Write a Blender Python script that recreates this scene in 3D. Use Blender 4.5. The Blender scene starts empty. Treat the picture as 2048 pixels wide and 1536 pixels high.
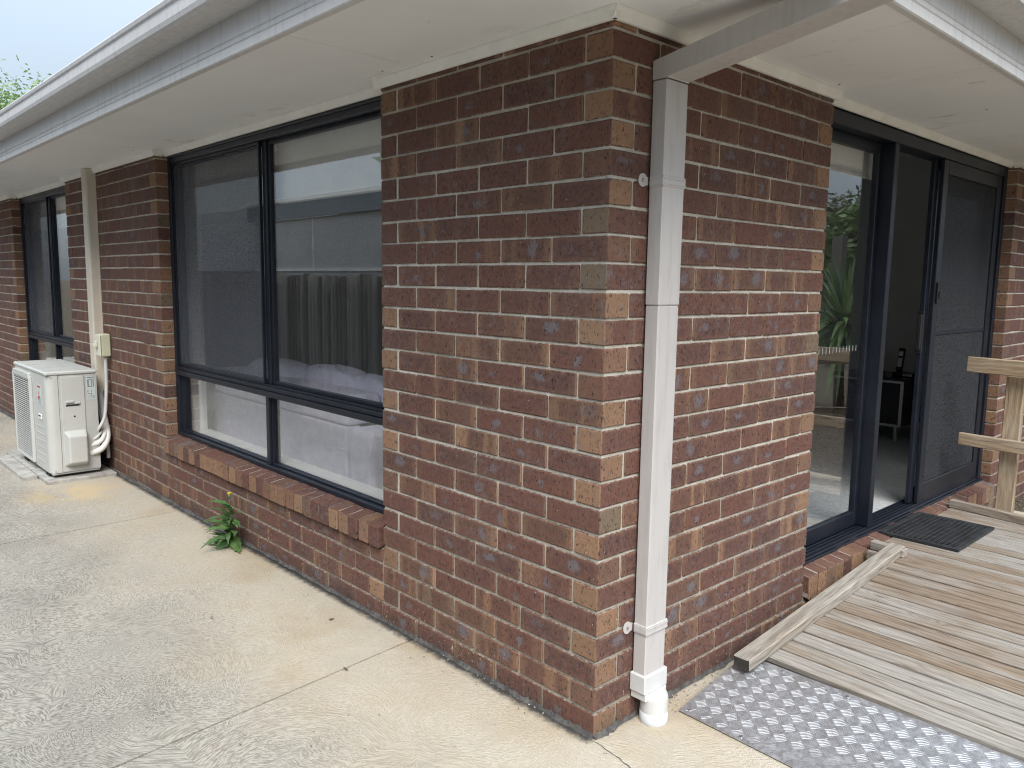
import bpy, bmesh, math, random
from mathutils import Vector, Matrix, Euler
random.seed(7)
S = bpy.context.scene
COL = S.collection
R = math.radians

# ------------------------------------------------------------------ camera
cam_d = bpy.data.cameras.new('camera'); cam = bpy.data.objects.new('camera', cam_d); COL.objects.link(cam)
cam_d.sensor_width = 36.0; cam_d.lens = 36.0*1588.1/2048.0
cam_d.clip_start = 0.02; cam_d.clip_end = 2000
yaw, pit, rol = R(136.8808), R(-7.3101), R(.8368)
fw = Vector((math.cos(pit)*math.cos(yaw), math.cos(pit)*math.sin(yaw), math.sin(pit)))
r0 = Vector((math.sin(yaw), -math.cos(yaw), 0)); u0 = r0.cross(fw)
rv = r0*math.cos(rol)+u0*math.sin(rol); uv = -r0*math.sin(rol)+u0*math.cos(rol)
cam.matrix_world = Matrix(((rv.x,uv.x,-fw.x,1.5866),(rv.y,uv.y,-fw.y,-1.8759),(rv.z,uv.z,-fw.z,1.4862),(0,0,0,1)))
S.camera = cam

# ------------------------------------------------------------------ light: bright overcast sky, soft sun
SUN_DIR = Vector((0.62, -0.42, 0.80)).normalized()      # towards the sun
sun_el = math.asin(SUN_DIR.z); sun_az = math.atan2(SUN_DIR.x, SUN_DIR.y)
W = bpy.data.worlds.new('World'); S.world = W; W.use_nodes = True
nt = W.node_tree; nt.nodes.clear()
sky = nt.nodes.new('ShaderNodeTexSky'); sky.sky_type = 'NISHITA'; sky.sun_disc = False
sky.sun_elevation = sun_el; sky.sun_rotation = sun_az; sky.dust_density = 3.0; sky.air_density = 1.0; sky.ozone_density = 1.5
tc = nt.nodes.new('ShaderNodeTexCoord'); mp = nt.nodes.new('ShaderNodeMapping'); mp.inputs['Scale'].default_value = (1,1,2.2)
cn = nt.nodes.new('ShaderNodeTexNoise'); cn.inputs['Scale'].default_value = 1.6; cn.inputs['Detail'].default_value = 6; cn.inputs['Roughness'].default_value = .55
cr = nt.nodes.new('ShaderNodeMapRange'); cr.inputs[1].default_value = .30; cr.inputs[2].default_value = .62; cr.inputs[3].default_value = .72; cr.inputs[4].default_value = .98
mx = nt.nodes.new('ShaderNodeMix'); mx.data_type = 'RGBA'
# cloud layer radiance: overcast sky, several times brighter overhead than at the horizon
sx = nt.nodes.new('ShaderNodeSeparateXYZ'); nt.links.new(tc.outputs['Generated'], sx.inputs[0])
zc = nt.nodes.new('ShaderNodeMath'); zc.operation = 'MAXIMUM'; zc.inputs[1].default_value = 0.0; nt.links.new(sx.outputs[2], zc.inputs[0])
zl = nt.nodes.new('ShaderNodeMath'); zl.operation = 'MULTIPLY_ADD'; zl.inputs[1].default_value = 6.8; zl.inputs[2].default_value = 1.22; nt.links.new(zc.outputs[0], zl.inputs[0])
cm = nt.nodes.new('ShaderNodeVectorMath'); cm.operation = 'SCALE'; cm.inputs[0].default_value = (.86, 1.0, 1.14); nt.links.new(zl.outputs[0], cm.inputs['Scale'])
nt.links.new(cm.outputs[0], mx.inputs[7])
bg = nt.nodes.new('ShaderNodeBackground'); bg.inputs['Strength'].default_value = 0.105
ow = nt.nodes.new('ShaderNodeOutputWorld')
nt.links.new(tc.outputs['Generated'], mp.inputs['Vector']); nt.links.new(mp.outputs[0], cn.inputs['Vector'])
nt.links.new(cn.outputs['Fac'], cr.inputs[0]); nt.links.new(cr.outputs[0], mx.inputs[0])
nt.links.new(sky.outputs[0], mx.inputs[6]); nt.links.new(mx.outputs[2], bg.inputs[0]); nt.links.new(bg.outputs[0], ow.inputs[0])
sl = bpy.data.lights.new('sun', 'SUN'); sl.energy = 1.5; sl.angle = R(35); sl.color = (1.0, .97, .93)
so = bpy.data.objects.new('sun', sl); COL.objects.link(so); so.rotation_euler = SUN_DIR.to_track_quat('Z','Y').to_euler()

S.view_settings.view_transform = 'Standard'; S.view_settings.look = 'None'
S.view_settings.gamma = 1.0; S.view_settings.use_curve_mapping = False
S.view_settings.exposure = 1.45
S.render.engine = 'CYCLES'
S.cycles.use_denoising = True; S.cycles.denoising_prefilter = 'NONE'; S.cycles.filter_width = 1.15; S.cycles.use_adaptive_sampling = True; S.cycles.adaptive_threshold = .02
S.cycles.max_bounces = 8; S.cycles.diffuse_bounces = 5; S.cycles.glossy_bounces = 4
S.cycles.transmission_bounces = 4; S.cycles.transparent_max_bounces = 24
S.cycles.caustics_reflective = False; S.cycles.caustics_refractive = False
S.cycles.sample_clamp_indirect = 6.0

# ------------------------------------------------------------------ node helper
class G:
    def __init__(s, name):
        s.m = bpy.data.materials.new(name); s.m.use_nodes = True
        s.t = s.m.node_tree; s.t.nodes.clear()
        s.out = s.t.nodes.new('ShaderNodeOutputMaterial')
    def n(s, typ, **kw):
        nd = s.t.nodes.new('ShaderNode'+typ)
        for k, v in kw.items(): setattr(nd, k, v)
        return nd
    def set(s, sock, v):
        if v is None: return
        if isinstance(v, bpy.types.NodeSocket): s.t.links.new(v, sock)
        elif isinstance(v, (tuple, list)):
            if len(v) == 3 and sock.type == 'RGBA': v = (*v, 1)
            sock.default_value = v
        else:
            try: sock.default_value = v
            except TypeError: sock.default_value = (v, v, v)
    def pos(s): return s.n('NewGeometry').outputs['Position']
    def obj(s): return s.n('TexCoord').outputs['Object']
    def rnd(s): return s.n('ObjectInfo').outputs['Random']
    def attr(s, name): return s.n('Attribute', attribute_name=name).outputs['Vector']
    def sep(s, v):
        nd = s.n('SeparateXYZ'); s.set(nd.inputs[0], v); return nd.outputs
    def com(s, x, y, z):
        nd = s.n('CombineXYZ'); s.set(nd.inputs[0], x); s.set(nd.inputs[1], y); s.set(nd.inputs[2], z); return nd.outputs[0]
    def ma(s, op, a, b=None, c=None, clamp=False):
        nd = s.n('Math', operation=op); nd.use_clamp = clamp
        s.set(nd.inputs[0], a); s.set(nd.inputs[1], b)
        if c is not None: s.set(nd.inputs[2], c)
        return nd.outputs[0]
    def vm(s, op, a, b=None):
        nd = s.n('VectorMath', operation=op); s.set(nd.inputs[0], a)
        if b is not None: s.set(nd.inputs[1], b)
        return nd.outputs['Value'] if op in ('LENGTH','DISTANCE','DOT_PRODUCT') else nd.outputs[0]
    def noise(s, v, sc=5., det=3., ro=.5, di=0., col=False, dim='3D'):
        nd = s.n('TexNoise', noise_dimensions=dim)
        s.set(nd.inputs['Vector'], v); s.set(nd.inputs['Scale'], sc); s.set(nd.inputs['Detail'], det)
        s.set(nd.inputs['Roughness'], ro); s.set(nd.inputs['Distortion'], di)
        return nd.outputs['Color' if col else 'Fac']
    def vor(s, v, sc=5., out='Distance', feat='F1', rand=1.0):
        nd = s.n('TexVoronoi', feature=feat); s.set(nd.inputs['Vector'], v); s.set(nd.inputs['Scale'], sc)
        s.set(nd.inputs['Randomness'], rand); return nd.outputs[out]
    def mr(s, v, a, b, c=0., d=1., smooth=True):
        nd = s.n('MapRange', interpolation_type='SMOOTHSTEP' if smooth else 'LINEAR')
        s.set(nd.inputs[0], v); s.set(nd.inputs[1], a); s.set(nd.inputs[2], b); s.set(nd.inputs[3], c); s.set(nd.inputs[4], d)
        return nd.outputs[0]
    def mix(s, f, a, b, mode='MIX'):
        nd = s.n('Mix', data_type='RGBA', blend_type=mode); s.set(nd.inputs[0], f); s.set(nd.inputs[6], a); s.set(nd.inputs[7], b)
        return nd.outputs[2]
    def mapv(s, v, scale=(1,1,1), loc=(0,0,0), rot=(0,0,0)):
        nd = s.n('Mapping'); s.set(nd.inputs[0], v); nd.inputs['Scale'].default_value = scale
        nd.inputs['Location'].default_value = loc; nd.inputs['Rotation'].default_value = rot; return nd.outputs[0]
    def bump(s, h, st=.3, di=.01):
        nd = s.n('Bump'); s.set(nd.inputs['Height'], h); nd.inputs['Strength'].default_value = st; nd.inputs['Distance'].default_value = di
        return nd.outputs[0]
    def pbr(s, col, ro=.6, metal=0., bump=None, spec=.5, alpha=None, coat=0., emit=None, trans=None, sss=None):
        nd = s.n('BsdfPrincipled'); s.set(nd.inputs['Base Color'], col); s.set(nd.inputs['Roughness'], ro)
        s.set(nd.inputs['Metallic'], metal); nd.inputs['Specular IOR Level'].default_value = spec
        if bump is not None: s.t.links.new(bump, nd.inputs['Normal'])
        if alpha is not None: s.set(nd.inputs['Alpha'], alpha)
        nd.inputs['Coat Weight'].default_value = coat
        s.t.links.new(nd.outputs[0], s.out.inputs[0]); s.bs = nd
        return s.m

def simple(name, col, ro=.6, metal=0., var=.08, sc=9., spec=.5, bst=.0):
    g = G(name); p = g.pos()
    nz = g.noise(p, sc, 5, .6)
    c = g.mix(g.mr(nz, .3, .7), tuple(x*(1-var) for x in col), tuple(min(1, x*(1+var)) for x in col))
    b = g.bump(g.noise(p, sc*14, 3), bst, .004) if bst else None
    return g.pbr(c, g.mr(nz, .3, .7, ro*.9, min(1, ro*1.1)), metal, b, spec)

# ------------------------------------------------------------------ materials
def brick_mat():
    g = G('brick'); bl = g.attr('bl'); br = g.attr('br'); p = g.pos()
    x, y, z = g.sep(bl)[:3]; r1, r2, r3 = g.sep(br)[:3]
    wob = g.noise(p, 22, 3, .6)
    wobv = g.ma('MULTIPLY', g.ma('SUBTRACT', wob, .5), .05)
    # vertical flash bands (tan) along the brick length
    bx_ = g.ma('ADD', g.ma('ADD', x, wobv), g.ma('MULTIPLY', r1, 9.7))
    band = g.noise(g.com(bx_, g.ma('MULTIPLY', r2, 7.3), 0), 13, 2, .5)
    bandm = g.mr(band, .52, .72)
    bandm = g.ma('MULTIPLY', bandm, g.mr(r3, .30, .9, .08, .85))
    ax_ = g.ma('ADD', g.ma('ABSOLUTE', x), g.ma('MULTIPLY', wobv, .3))
    endm = g.ma('ADD', g.ma('MULTIPLY', g.mr(g.ma('ABSOLUTE', x), .1168, .1190), g.mr(r2, .12, .5, .10, .92)), g.ma('MULTIPLY', g.mr(ax_, .075, .112), g.mr(r3, .45, .95, .0, .38)), clamp=True)
    base = g.mix(g.mr(r1, .1, .9), (.116,.051,.041), (.072,.039,.038))
    base = g.mix(g.mr(r3, .5, 1., 0, .6), base, (.122,.072,.046))
    mott = g.noise(p, 48, 5, .7)
    base = g.mix(g.mr(mott, .28, .74, 0, .8), base, (.178,.088,.062))
    rim = g.ma('MAXIMUM', g.mr(g.ma('ADD', g.ma('ABSOLUTE', z), g.ma('MULTIPLY', wobv, .5)), .020, .036), g.mr(g.ma('ADD', g.ma('ABSOLUTE', x), g.ma('MULTIPLY', wobv, .8)), .080, .112))
    base = g.mix(g.ma('MULTIPLY', rim, g.mr(r1, 0., 1., .05, .34)), base, (.210,.118,.074))
    tan = g.mix(g.mr(r2, .2, .9), (.325,.190,.112), (.240,.142,.086))
    tan = g.mix(g.mr(g.noise(g.com(r1, r2, r3), 91, 0), .62, .66, 0, .75), tan, (.150,.125,.088))
    fac = g.ma('MAXIMUM', bandm, endm, clamp=True)
    fac = g.ma('MULTIPLY', fac, g.mr(mott, .15, .6, .6, 1.))
    c = g.mix(fac, base, tan)
    # grey-blue kiln flashes: ragged patch on some bricks, cloudy bloom on others
    ex = g.ma('DIVIDE', g.ma('ADD', g.ma('SUBTRACT', x, g.ma('MULTIPLY', g.ma('SUBTRACT', r3, .5), .13)), g.ma('MULTIPLY', wobv, 1.3)), g.mr(r1, 0., 1., .014, .036))
    ez = g.ma('DIVIDE', g.ma('ADD', g.ma('SUBTRACT', z, g.ma('MULTIPLY', g.ma('SUBTRACT', r1, .5), .022)), wobv), g.mr(r3, 0., 1., .013, .026))
    el = g.ma('SQRT', g.ma('ADD', g.ma('MULTIPLY', ex, ex), g.ma('MULTIPLY', ez, ez)))
    rag = g.ma('ADD', g.ma('MULTIPLY', g.ma('SUBTRACT', g.noise(p, 120, 4, .75), .5), 2.4), g.ma('MULTIPLY', g.ma('SUBTRACT', wob, .5), 1.6))
    oval = g.ma('MULTIPLY', g.mr(g.ma('ADD', el, rag), .55, 1.25, 1, 0), g.mr(g.noise(g.com(r3, r1, r2), 73, 0), .50, .58, 0, .9))
    front = g.mr(g.ma('ABSOLUTE', x), .1155, .1180, 1, 0)
    oval = g.ma('MULTIPLY', oval, front)
    cloud = g.ma('MULTIPLY', g.mr(g.noise(p, 28, 5, .75), .50, .68), g.mr(g.noise(g.mapv(p, (1,1,1.6)), 1.5, 1), .43, .60, 0, .9))
    grey = g.ma('MAXIMUM', g.ma('MULTIPLY', oval, .8), g.ma('MULTIPLY', cloud, .65))
    c = g.mix(grey, c, g.mix(g.noise(p, 190, 2), (.085,.080,.092), (.225,.205,.22)))
    # dark pits, vertical drag marks, white specks
    pits = g.mr(g.noise(g.mapv(p, (1,1,.40)), 170, 3, .65), .545, .625)
    pits = g.ma('MULTIPLY', pits, g.mr(g.noise(p, 40, 1), .40, .58, .15, 1))
    c = g.mix(g.ma('MULTIPLY', pits, .85), c, (.022,.017,.016))
    sp = g.mr(g.vor(p, 30), .055, .040, 0, 1); sp = g.ma('MULTIPLY', sp, g.mr(g.noise(p, 9, 1), .5, .56))
    c = g.mix(g.ma('MULTIPLY', sp, .85), c, (.72,.68,.60))
    # efflorescence / mortar scuffs low on the wall
    pz = g.sep(p)[2]
    sc = g.ma('MULTIPLY', g.mr(g.noise(g.mapv(p, (1,1,.6)), 95, 3, .7), .61, .68), g.mr(pz, .24, .02))
    sc = g.ma('MULTIPLY', sc, g.mr(g.noise(p, 4, 2), .45, .58, .15, 1))
    c = g.mix(g.ma('MULTIPLY', sc, .8), c, (.62,.57,.49))
    dirt = g.ma('MULTIPLY', g.mr(pz, .10, -.02), g.mr(g.noise(p, 12, 4), .3, .6))
    c = g.mix(g.ma('MULTIPLY', dirt, .55), c, (.05,.045,.04))
    edg = g.mr(g.ma('ADD', g.ma('ABSOLUTE', z), g.ma('MULTIPLY', g.ma('SUBTRACT', g.noise(p, 70, 3, .7), .5), .020)), .0365, .0405)
    c = g.mix(g.ma('MULTIPLY', edg, .6), c, (.42,.375,.31))
    h = g.ma('SUBTRACT', g.ma('ADD', g.ma('MULTIPLY', mott, .5), g.ma('MULTIPLY', g.noise(g.mapv(p,(1,1,.5)), 260, 3, .7), .5)), g.ma('MULTIPLY', pits, .9))
    return g.pbr(c, g.mr(mott, .2, .8, .78, .95), 0, g.bump(h, .55, .004), .35)

def mortar_mat():
    g = G('mortar'); p = g.pos(); pz = g.sep(p)[2]
    n = g.noise(p, 14, 5, .6)
    c = g.mix(g.mr(n, .3, .7), (.50,.455,.385), (.68,.635,.555))
    c = g.mix(g.mr(g.noise(p, 3.0, 3), .52, .68, 0, .4), c, (.46,.42,.36))
    c = g.mix(g.mr(g.ma('ADD', pz, g.ma('MULTIPLY', g.noise(p, 9, 3), .06)), .80, .15, 0, .75), c, (.29,.265,.225))
    c = g.mix(g.mr(g.noise(p, 120, 2), .60, .72, 0, .6), c, (.25,.225,.19))
    return g.pbr(c, .95, 0, g.bump(g.noise(p, 170, 5, .7), .9, .006), .2)

def concrete_mat():
    g = G('brushed_concrete'); p = g.pos(); px, py, pz = g.sep(p)[:3]
    w = g.noise(p, 2.6, 2, .5, col=True)
    q = g.vm('ADD', p, g.vm('MULTIPLY', g.vm('SUBTRACT', w, (.5,.5,.5)), (.13,.13,0)))
    q = g.vm('MULTIPLY', q, (1,1,0))
    def rings(scale, off, freq, cen):
        # broom strokes: noise stretched along arcs about a point beside every Voronoi cell
        v = g.vm('ADD', q, off)
        nd = g.n('TexVoronoi', feature='F1'); g.set(nd.inputs['Vector'], v); nd.inputs['Scale'].default_value = scale
        dv = g.vm('SUBTRACT', v, g.vm('ADD', nd.outputs['Position'], cen))
        d = g.vm('LENGTH', dv); dx, dy, _ = g.sep(dv)[:3]
        th = g.ma('ARCTAN2', dy, dx); rc_ = g.sep(nd.outputs['Color'])[0]
        return g.noise(g.com(g.ma('MULTIPLY', d, freq), g.ma('MULTIPLY', th, 10.), g.ma('MULTIPLY', rc_, 40.)), 1., 2., .6)
    ra = rings(1.7, (.31,.13,0), 265., (.17,-.10,0)); rb_ = rings(2.6, (5.2,2.6,0), 280., (-.08,.10,0))
    sel = g.mr(g.noise(p, 2.3, 1), .47, .53)
    ring = g.ma('ADD', g.ma('MULTIPLY', ra, g.ma('SUBTRACT', 1., sel)), g.ma('MULTIPLY', rb_, sel))
    brk = g.noise(p, 130, 2, .7)
    lines = g.mr(g.ma('ADD', ring, g.ma('MULTIPLY', g.ma('SUBTRACT', brk, .5), .22)), .36, .60)
    # stain / lichen film: strong out in the drive, absent in the sheltered strip beside the wall
    dist = g.ma('ADD', g.ma('MULTIPLY', py, -1.), g.ma('MULTIPLY', g.ma('SUBTRACT', g.noise(p, 1.15, 3, .55), .5), 1.25))
    dist = g.ma('ADD', dist, g.ma('MULTIPLY', px, -.09))
    film = g.mr(dist, .25, 1.25)
    film2 = g.mr(g.noise(g.mapv(p, (1,1.6,1)), 2.1, 4, .6), .28, .78)
    cream = g.mix(g.mr(g.noise(p, 2.3, 4, .6), .3, .7), (.52,.455,.355), (.585,.535,.45))
    cream = g.mix(g.mr(g.noise(g.mapv(p,(1,1,1),(3.7,1.1,0)), 1.5, 4, .6), .47, .68, 0, .65), cream, (.45,.345,.22))
    cream = g.mix(g.mr(g.noise(g.mapv(p,(1,1,1),(9.7,4.1,0)), 2.7, 3, .6), .57, .68, 0, .5), cream, (.52,.48,.41))
    grit = g.noise(p, 210, 3, .7)
    cream = g.mix(g.mr(grit, .35, .68), g.mix(.5, cream, (.40,.33,.24)), cream)
    dark = g.mix(film2, (.25,.228,.192), (.16,.146,.124))
    dark = g.mix(g.mr(g.noise(p, 3.4, 3), .55, .7, 0, .55), dark, (.22,.165,.15))
    light = g.mix(film2, (.44,.41,.355), (.36,.335,.29))
    film_c = g.mix(lines, dark, light)
    faint = g.mix(g.ma('MULTIPLY', g.ma('SUBTRACT', 1., lines), .24), cream, (.30,.255,.19))
    c = g.mix(film, faint, film_c)
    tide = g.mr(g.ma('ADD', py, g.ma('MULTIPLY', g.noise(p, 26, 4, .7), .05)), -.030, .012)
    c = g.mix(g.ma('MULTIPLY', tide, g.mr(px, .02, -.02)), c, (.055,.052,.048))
    rust = g.ma('MULTIPLY', g.mr(g.vm('DISTANCE', p, (-4.45,-.42,-.03)), .42, .1), g.mr(g.noise(p, 5, 3), .35, .6))
    c = g.mix(g.ma('MULTIPLY', rust, .4), c, (.62,.43,.16))
    h = g.ma('ADD', g.ma('MULTIPLY', lines, .8), g.ma('MULTIPLY', grit, .5))
    return g.pbr(c, .86, 0, g.bump(h, .45, .006), .3)

def wood_mat(name, c1, c2, c3, grey, gr=.6, axis='x', sc=1.0):
    """timber whose grain runs along the object's own x axis; every piece differs by its own random"""
    g = G(name); o = g.obj(); rn = g.rnd()
    off = g.com(g.ma('MULTIPLY', rn, 41.3), g.ma('MULTIPLY', rn, 17.7), g.ma('MULTIPLY', rn, 7.9))
    v = g.vm('ADD', o, off)
    warp = g.noise(g.mapv(v, (1.6*sc, 7*sc, 7*sc)), 1., 2, .5)
    kn = g.n('TexVoronoi', feature='F1'); g.set(kn.inputs['Vector'], g.mapv(v, (2.1*sc, 5.5*sc, 1.*sc))); kn.inputs['Scale'].default_value = 1.
    kd = kn.outputs['Distance']; knot = g.mr(kd, .22, .0)
    y = g.sep(v)[1]; zz = g.sep(v)[2]
    ph = g.ma('ADD', g.ma('MULTIPLY', g.ma('ADD', y, zz), 190.*sc), g.ma('ADD', g.ma('MULTIPLY', warp, 34.), g.ma('MULTIPLY', knot, 16.)))
    ringf = g.ma('ADD', g.ma('MULTIPLY', g.ma('SINE', ph), .5), .5)
    fib = g.noise(g.mapv(v, (9*sc, 240*sc, 240*sc)), 1., 3, .65)
    patch = g.noise(g.mapv(v, (2.1*sc, 6*sc, 6*sc)), 1., 3, .6)
    c = g.mix(g.mr(rn, .15, .85), c1, c2)
    c = g.mix(g.mr(ringf, .5, .98, 0, .6), c, c3)
    gf = g.mr(g.ma('ADD', patch, g.ma('MULTIPLY', g.ma('SUBTRACT', rn, .5), gr)), .30, .66, .08, .92)
    c = g.mix(gf, c, g.mix(g.ma('MULTIPLY', ringf, .5), grey, tuple(x*.62 for x in grey)))
    c = g.mix(g.mr(fib, .35, .68, 0, .45), c, tuple(x*.45 for x in c3))
    c = g.mix(g.mr(kd, .07, .015, 0, .85), c, (.07,.042,.025))
    crack = g.mr(g.noise(g.mapv(v, (5*sc, 150*sc, 150*sc)), 1., 1, .4), .70, .735)
    c = g.mix(g.ma('MULTIPLY', crack, .7), c, (.04,.03,.022))
    h = g.ma('SUBTRACT', g.ma('ADD', g.ma('MULTIPLY', ringf, .35), g.ma('MULTIPLY', fib, .6)), crack)
    return g.pbr(c, .82, 0, g.bump(h, .35, .003), .3)

def soffit_mat():
    g = G('soffit_paint'); p = g.pos(); px, py, pz = g.sep(p)[:3]
    n = g.noise(p, 1.3, 4, .6)
    c = g.mix(g.mr(n, .3, .7), (.81,.815,.82), (.855,.86,.865))
    st = g.ma('MULTIPLY', g.mr(g.noise(g.mapv(p, (2.2,6,1)), 1.7, 5, .65), .58, .72, 0, .55), g.mr(py, -.22, 0))
    c = g.mix(st, c, (.52,.44,.34))
    return g.pbr(c, .75, 0, g.bump(g.noise(p, 60, 3), .06, .003), .3)

def metal_paint(name, col, streak=.35):
    g = G(name); p = g.pos()
    n = g.noise(g.mapv(p, (6,6,.7)), 6, 4, .65)
    n2 = g.noise(p, 1.1, 3, .5)
    c = g.mix(g.mr(n, .45, .75, 0, streak), col, tuple(x*.45 for x in col))
    c = g.mix(g.mr(n2, .5, .75, 0, streak*.6), c, tuple(x*.62 for x in col))
    sm = g.ma('MULTIPLY', g.mr(g.noise(p, 24, 4, .7), .66, .74), g.mr(g.noise(p, 3, 2), .52, .6))
    c = g.mix(g.ma('MULTIPLY', sm, streak), c, (.13,.12,.115))
    return g.pbr(c, g.mr(n, .3, .7, .38, .55), 0, None, .5)

def glass_mat(name, tint=(.972,.978,.98), boost=1.0):
    g = G(name)
    lw = g.n('LayerWeight'); lw.inputs['Blend'].default_value = .5      # Schlick reflectance of each face
    f = g.ma('MULTIPLY_ADD', g.ma('POWER', lw.outputs['Facing'], 5.), .95, .05*boost, clamp=True)
    tr = g.n('BsdfTransparent'); tr.inputs[0].default_value = (*tint, 1)
    gl = g.n('BsdfGlossy'); gl.inputs['Roughness'].default_value = .0; gl.inputs['Color'].default_value = (1,1,1,1)
    ms = g.n('MixShader'); g.set(ms.inputs[0], f); g.t.links.new(tr.outputs[0], ms.inputs[1]); g.t.links.new(gl.outputs[0], ms.inputs[2])
    g.t.links.new(ms.outputs[0], g.out.inputs[0]); return g.m

def mesh_screen(name, col=(.035,.038,.045), a=.52):
    g = G(name); p = g.pos()
    n = g.noise(g.mapv(p, (2,2,60)), 4, 3, .6)
    tr = g.n('BsdfTransparent'); df = g.n('BsdfDiffuse')
    g.set(df.inputs[0], g.mix(g.mr(n, .35, .7), col, tuple(x*1.25 for x in col)))
    ms = g.n('MixShader'); g.set(ms.inputs[0], g.mr(n, .3, .7, a*.98, a*1.02))
    g.t.links.new(tr.outputs[0], ms.inputs[1]); g.t.links.new(df.outputs[0], ms.inputs[2]); g.t.links.new(ms.outputs[0], g.out.inputs[0])
    return g.m

def leaf_mat(name, a, b, ro=.5):
    g = G(name); p = g.pos(); br = g.attr('br')
    n = g.sep(br)[0]
    c = g.mix(n, a, b)
    c = g.mix(g.mr(g.noise(p, 25, 2), .4, .7, 0, .4), c, tuple(x*.6 for x in a))
    df = g.n('BsdfPrincipled'); g.set(df.inputs['Base Color'], c); df.inputs['Roughness'].default_value = ro
    tl = g.n('BsdfTranslucent'); g.set(tl.inputs[0], c)
    ms = g.n('MixShader'); ms.inputs[0].default_value = .3
    g.t.links.new(df.outputs[0], ms.inputs[1]); g.t.links.new(tl.outputs[0], ms.inputs[2]); g.t.links.new(ms.outputs[0], g.out.inputs[0])
    return g.m

def soil_mat():
    g = G('mulch_soil'); p = g.pos()
    v = g.vor(g.mapv(p, (1,1.7,1)), 34, 'Color'); n = g.noise(p, 1.2, 4, .6)
    c = g.mix(g.sep(v)[0], (.05,.04,.03), (.135,.105,.078))
    c = g.mix(g.mr(g.noise(p, 60, 3), .55, .68, 0, .7), c, (.25,.21,.16))
    c = g.mix(g.mr(n, .55, .68, 0, .8), c, (.10,.12,.045))
    return g.pbr(c, .95, 0, g.bump(g.vor(p, 40), .8, .03), .2)

def plate_mat():
    g = G('aluminium_plate'); p = g.pos()
    n = g.noise(g.mapv(p, (6,6,6)), 9, 4, .6)
    c = g.mix(g.mr(n, .3, .7), (.42,.42,.44), (.54,.54,.56))
    c = g.mix(g.mr(g.noise(p, 3.2, 4), .5, .7, 0, .45), c, (.34,.31,.285))
    return g.pbr(c, g.mr(n, .3, .7, .42, .58), .75, g.bump(g.noise(p, 400, 2), .1, .001), .5)

M = {}
M['brick'] = brick_mat(); M['mortar'] = mortar_mat(); M['concrete'] = concrete_mat()
M['deck'] = wood_mat('weathered_decking', (.265,.195,.135), (.305,.25,.19), (.16,.112,.075), (.40,.375,.34), .32)
M['kerbwood'] = wood_mat('grey_kerb_timber', (.36,.30,.235), (.38,.325,.26), (.13,.10,.075), (.42,.385,.34), .2)
M['pine'] = wood_mat('pale_pine', (.47,.345,.22), (.43,.305,.19), (.28,.18,.10), (.50,.42,.32), .1)
M['paling'] = wood_mat('old_paling', (.07,.062,.056), (.20,.18,.16), (.06,.054,.048), (.38,.36,.34), 1.3)
M['endgrain'] = simple('dark_end_grain', (.05,.044,.038), .95, var=.3, sc=40)
M['soffit'] = soffit_mat()
M['trim'] = simple('eave_trim_paint', (.84,.83,.79), .6, var=.05)
M['fascia'] = metal_paint('grey_fascia_paint', (.61,.595,.585), .26)
M['gutter'] = metal_paint('grey_gutter_paint', (.54,.525,.52), .30)
M['pipe'] = metal_paint('downpipe_paint', (.49,.465,.45), .24)
M['pvc'] = simple('white_pvc', (.58,.58,.57), .35, var=.03)
M['pvcgrey'] = simple('pale_grey_pvc', (.60,.63,.65), .4, var=.05)
M['frame'] = simple('navy_black_aluminium', (.011,.014,.022), .38, 0, .15, 6, .4)
M['seal'] = simple('black_rubber_seal', (.012,.012,.013), .55)
M['alu'] = simple('bare_aluminium', (.55,.55,.56), .35, .9)
M['glass'] = glass_mat('window_glass', boost=2.4); M['screen'] = mesh_screen('flyscreen_mesh', (.11,.115,.13), .32)
M['screen2'] = mesh_screen('security_screen_mesh', (.055,.057,.062), .60)
M['blind'] = simple('blind_fabric', (.80,.79,.75), .9, var=.04)
M['white'] = simple('white_gloss_paint', (.74,.745,.72), .5, var=.03)
M['inwall'] = simple('interior_wall_paint', (.58,.57,.545), .85, var=.03)
M['carpet'] = simple('grey_carpet', (.46,.47,.47), .98, var=.12, sc=30, bst=.3)
M['sofa'] = simple('lilac_grey_fabric', (.77,.74,.85), .95, var=.06, sc=16, bst=.25)
M['blackgloss'] = simple('black_laminate', (.012,.012,.015), .25)
M['acbody'] = simple('ac_white_enamel', (.51,.515,.49), .42, var=.025, sc=5)
M['acside'] = simple('ac_side_enamel', (.47,.475,.455), .45, var=.05, sc=5)
M['acdark'] = simple('ac_dark_coil', (.02,.021,.023), .7)
M['red'] = simple('red_print', (.55,.03,.035), .5)
M['grayprint'] = simple('grey_print', (.13,.17,.19), .6)
M['silverlabel'] = simple('silver_label', (.55,.60,.60), .4)
M['duct'] = simple('beige_pipe_cover', (.60,.545,.455), .45, var=.04)
M['isol'] = simple('cream_switch_plastic', (.60,.60,.44), .45, var=.04)
M['isol2'] = simple('pale_switch_plastic', (.68,.66,.54), .45, var=.04)
M['cond'] = simple('grey_conduit', (.58,.58,.57), .5, var=.05)
M['lag'] = simple('white_pipe_lagging', (.72,.71,.68), .7, var=.06)
M['paver'] = simple('grey_paver', (.36,.345,.32), .9, var=.25, sc=12, bst=.4)
M['mat'] = simple('black_rubber', (.022,.024,.027), .62, var=.3, sc=20)
M['plate'] = plate_mat()
M['tread'] = simple('bright_aluminium_tread', (.60,.61,.63), .47, .72, .08)
M['leaf'] = leaf_mat('thistle_leaf', (.095,.195,.065), (.16,.28,.095))
M['yellow'] = simple('yellow_petal', (.75,.58,.02), .6)
M['stem'] = simple('green_stem', (.11,.17,.05), .6)
M['treeleaf'] = leaf_mat('birch_leaf', (.20,.31,.11), (.30,.42,.17))
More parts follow.
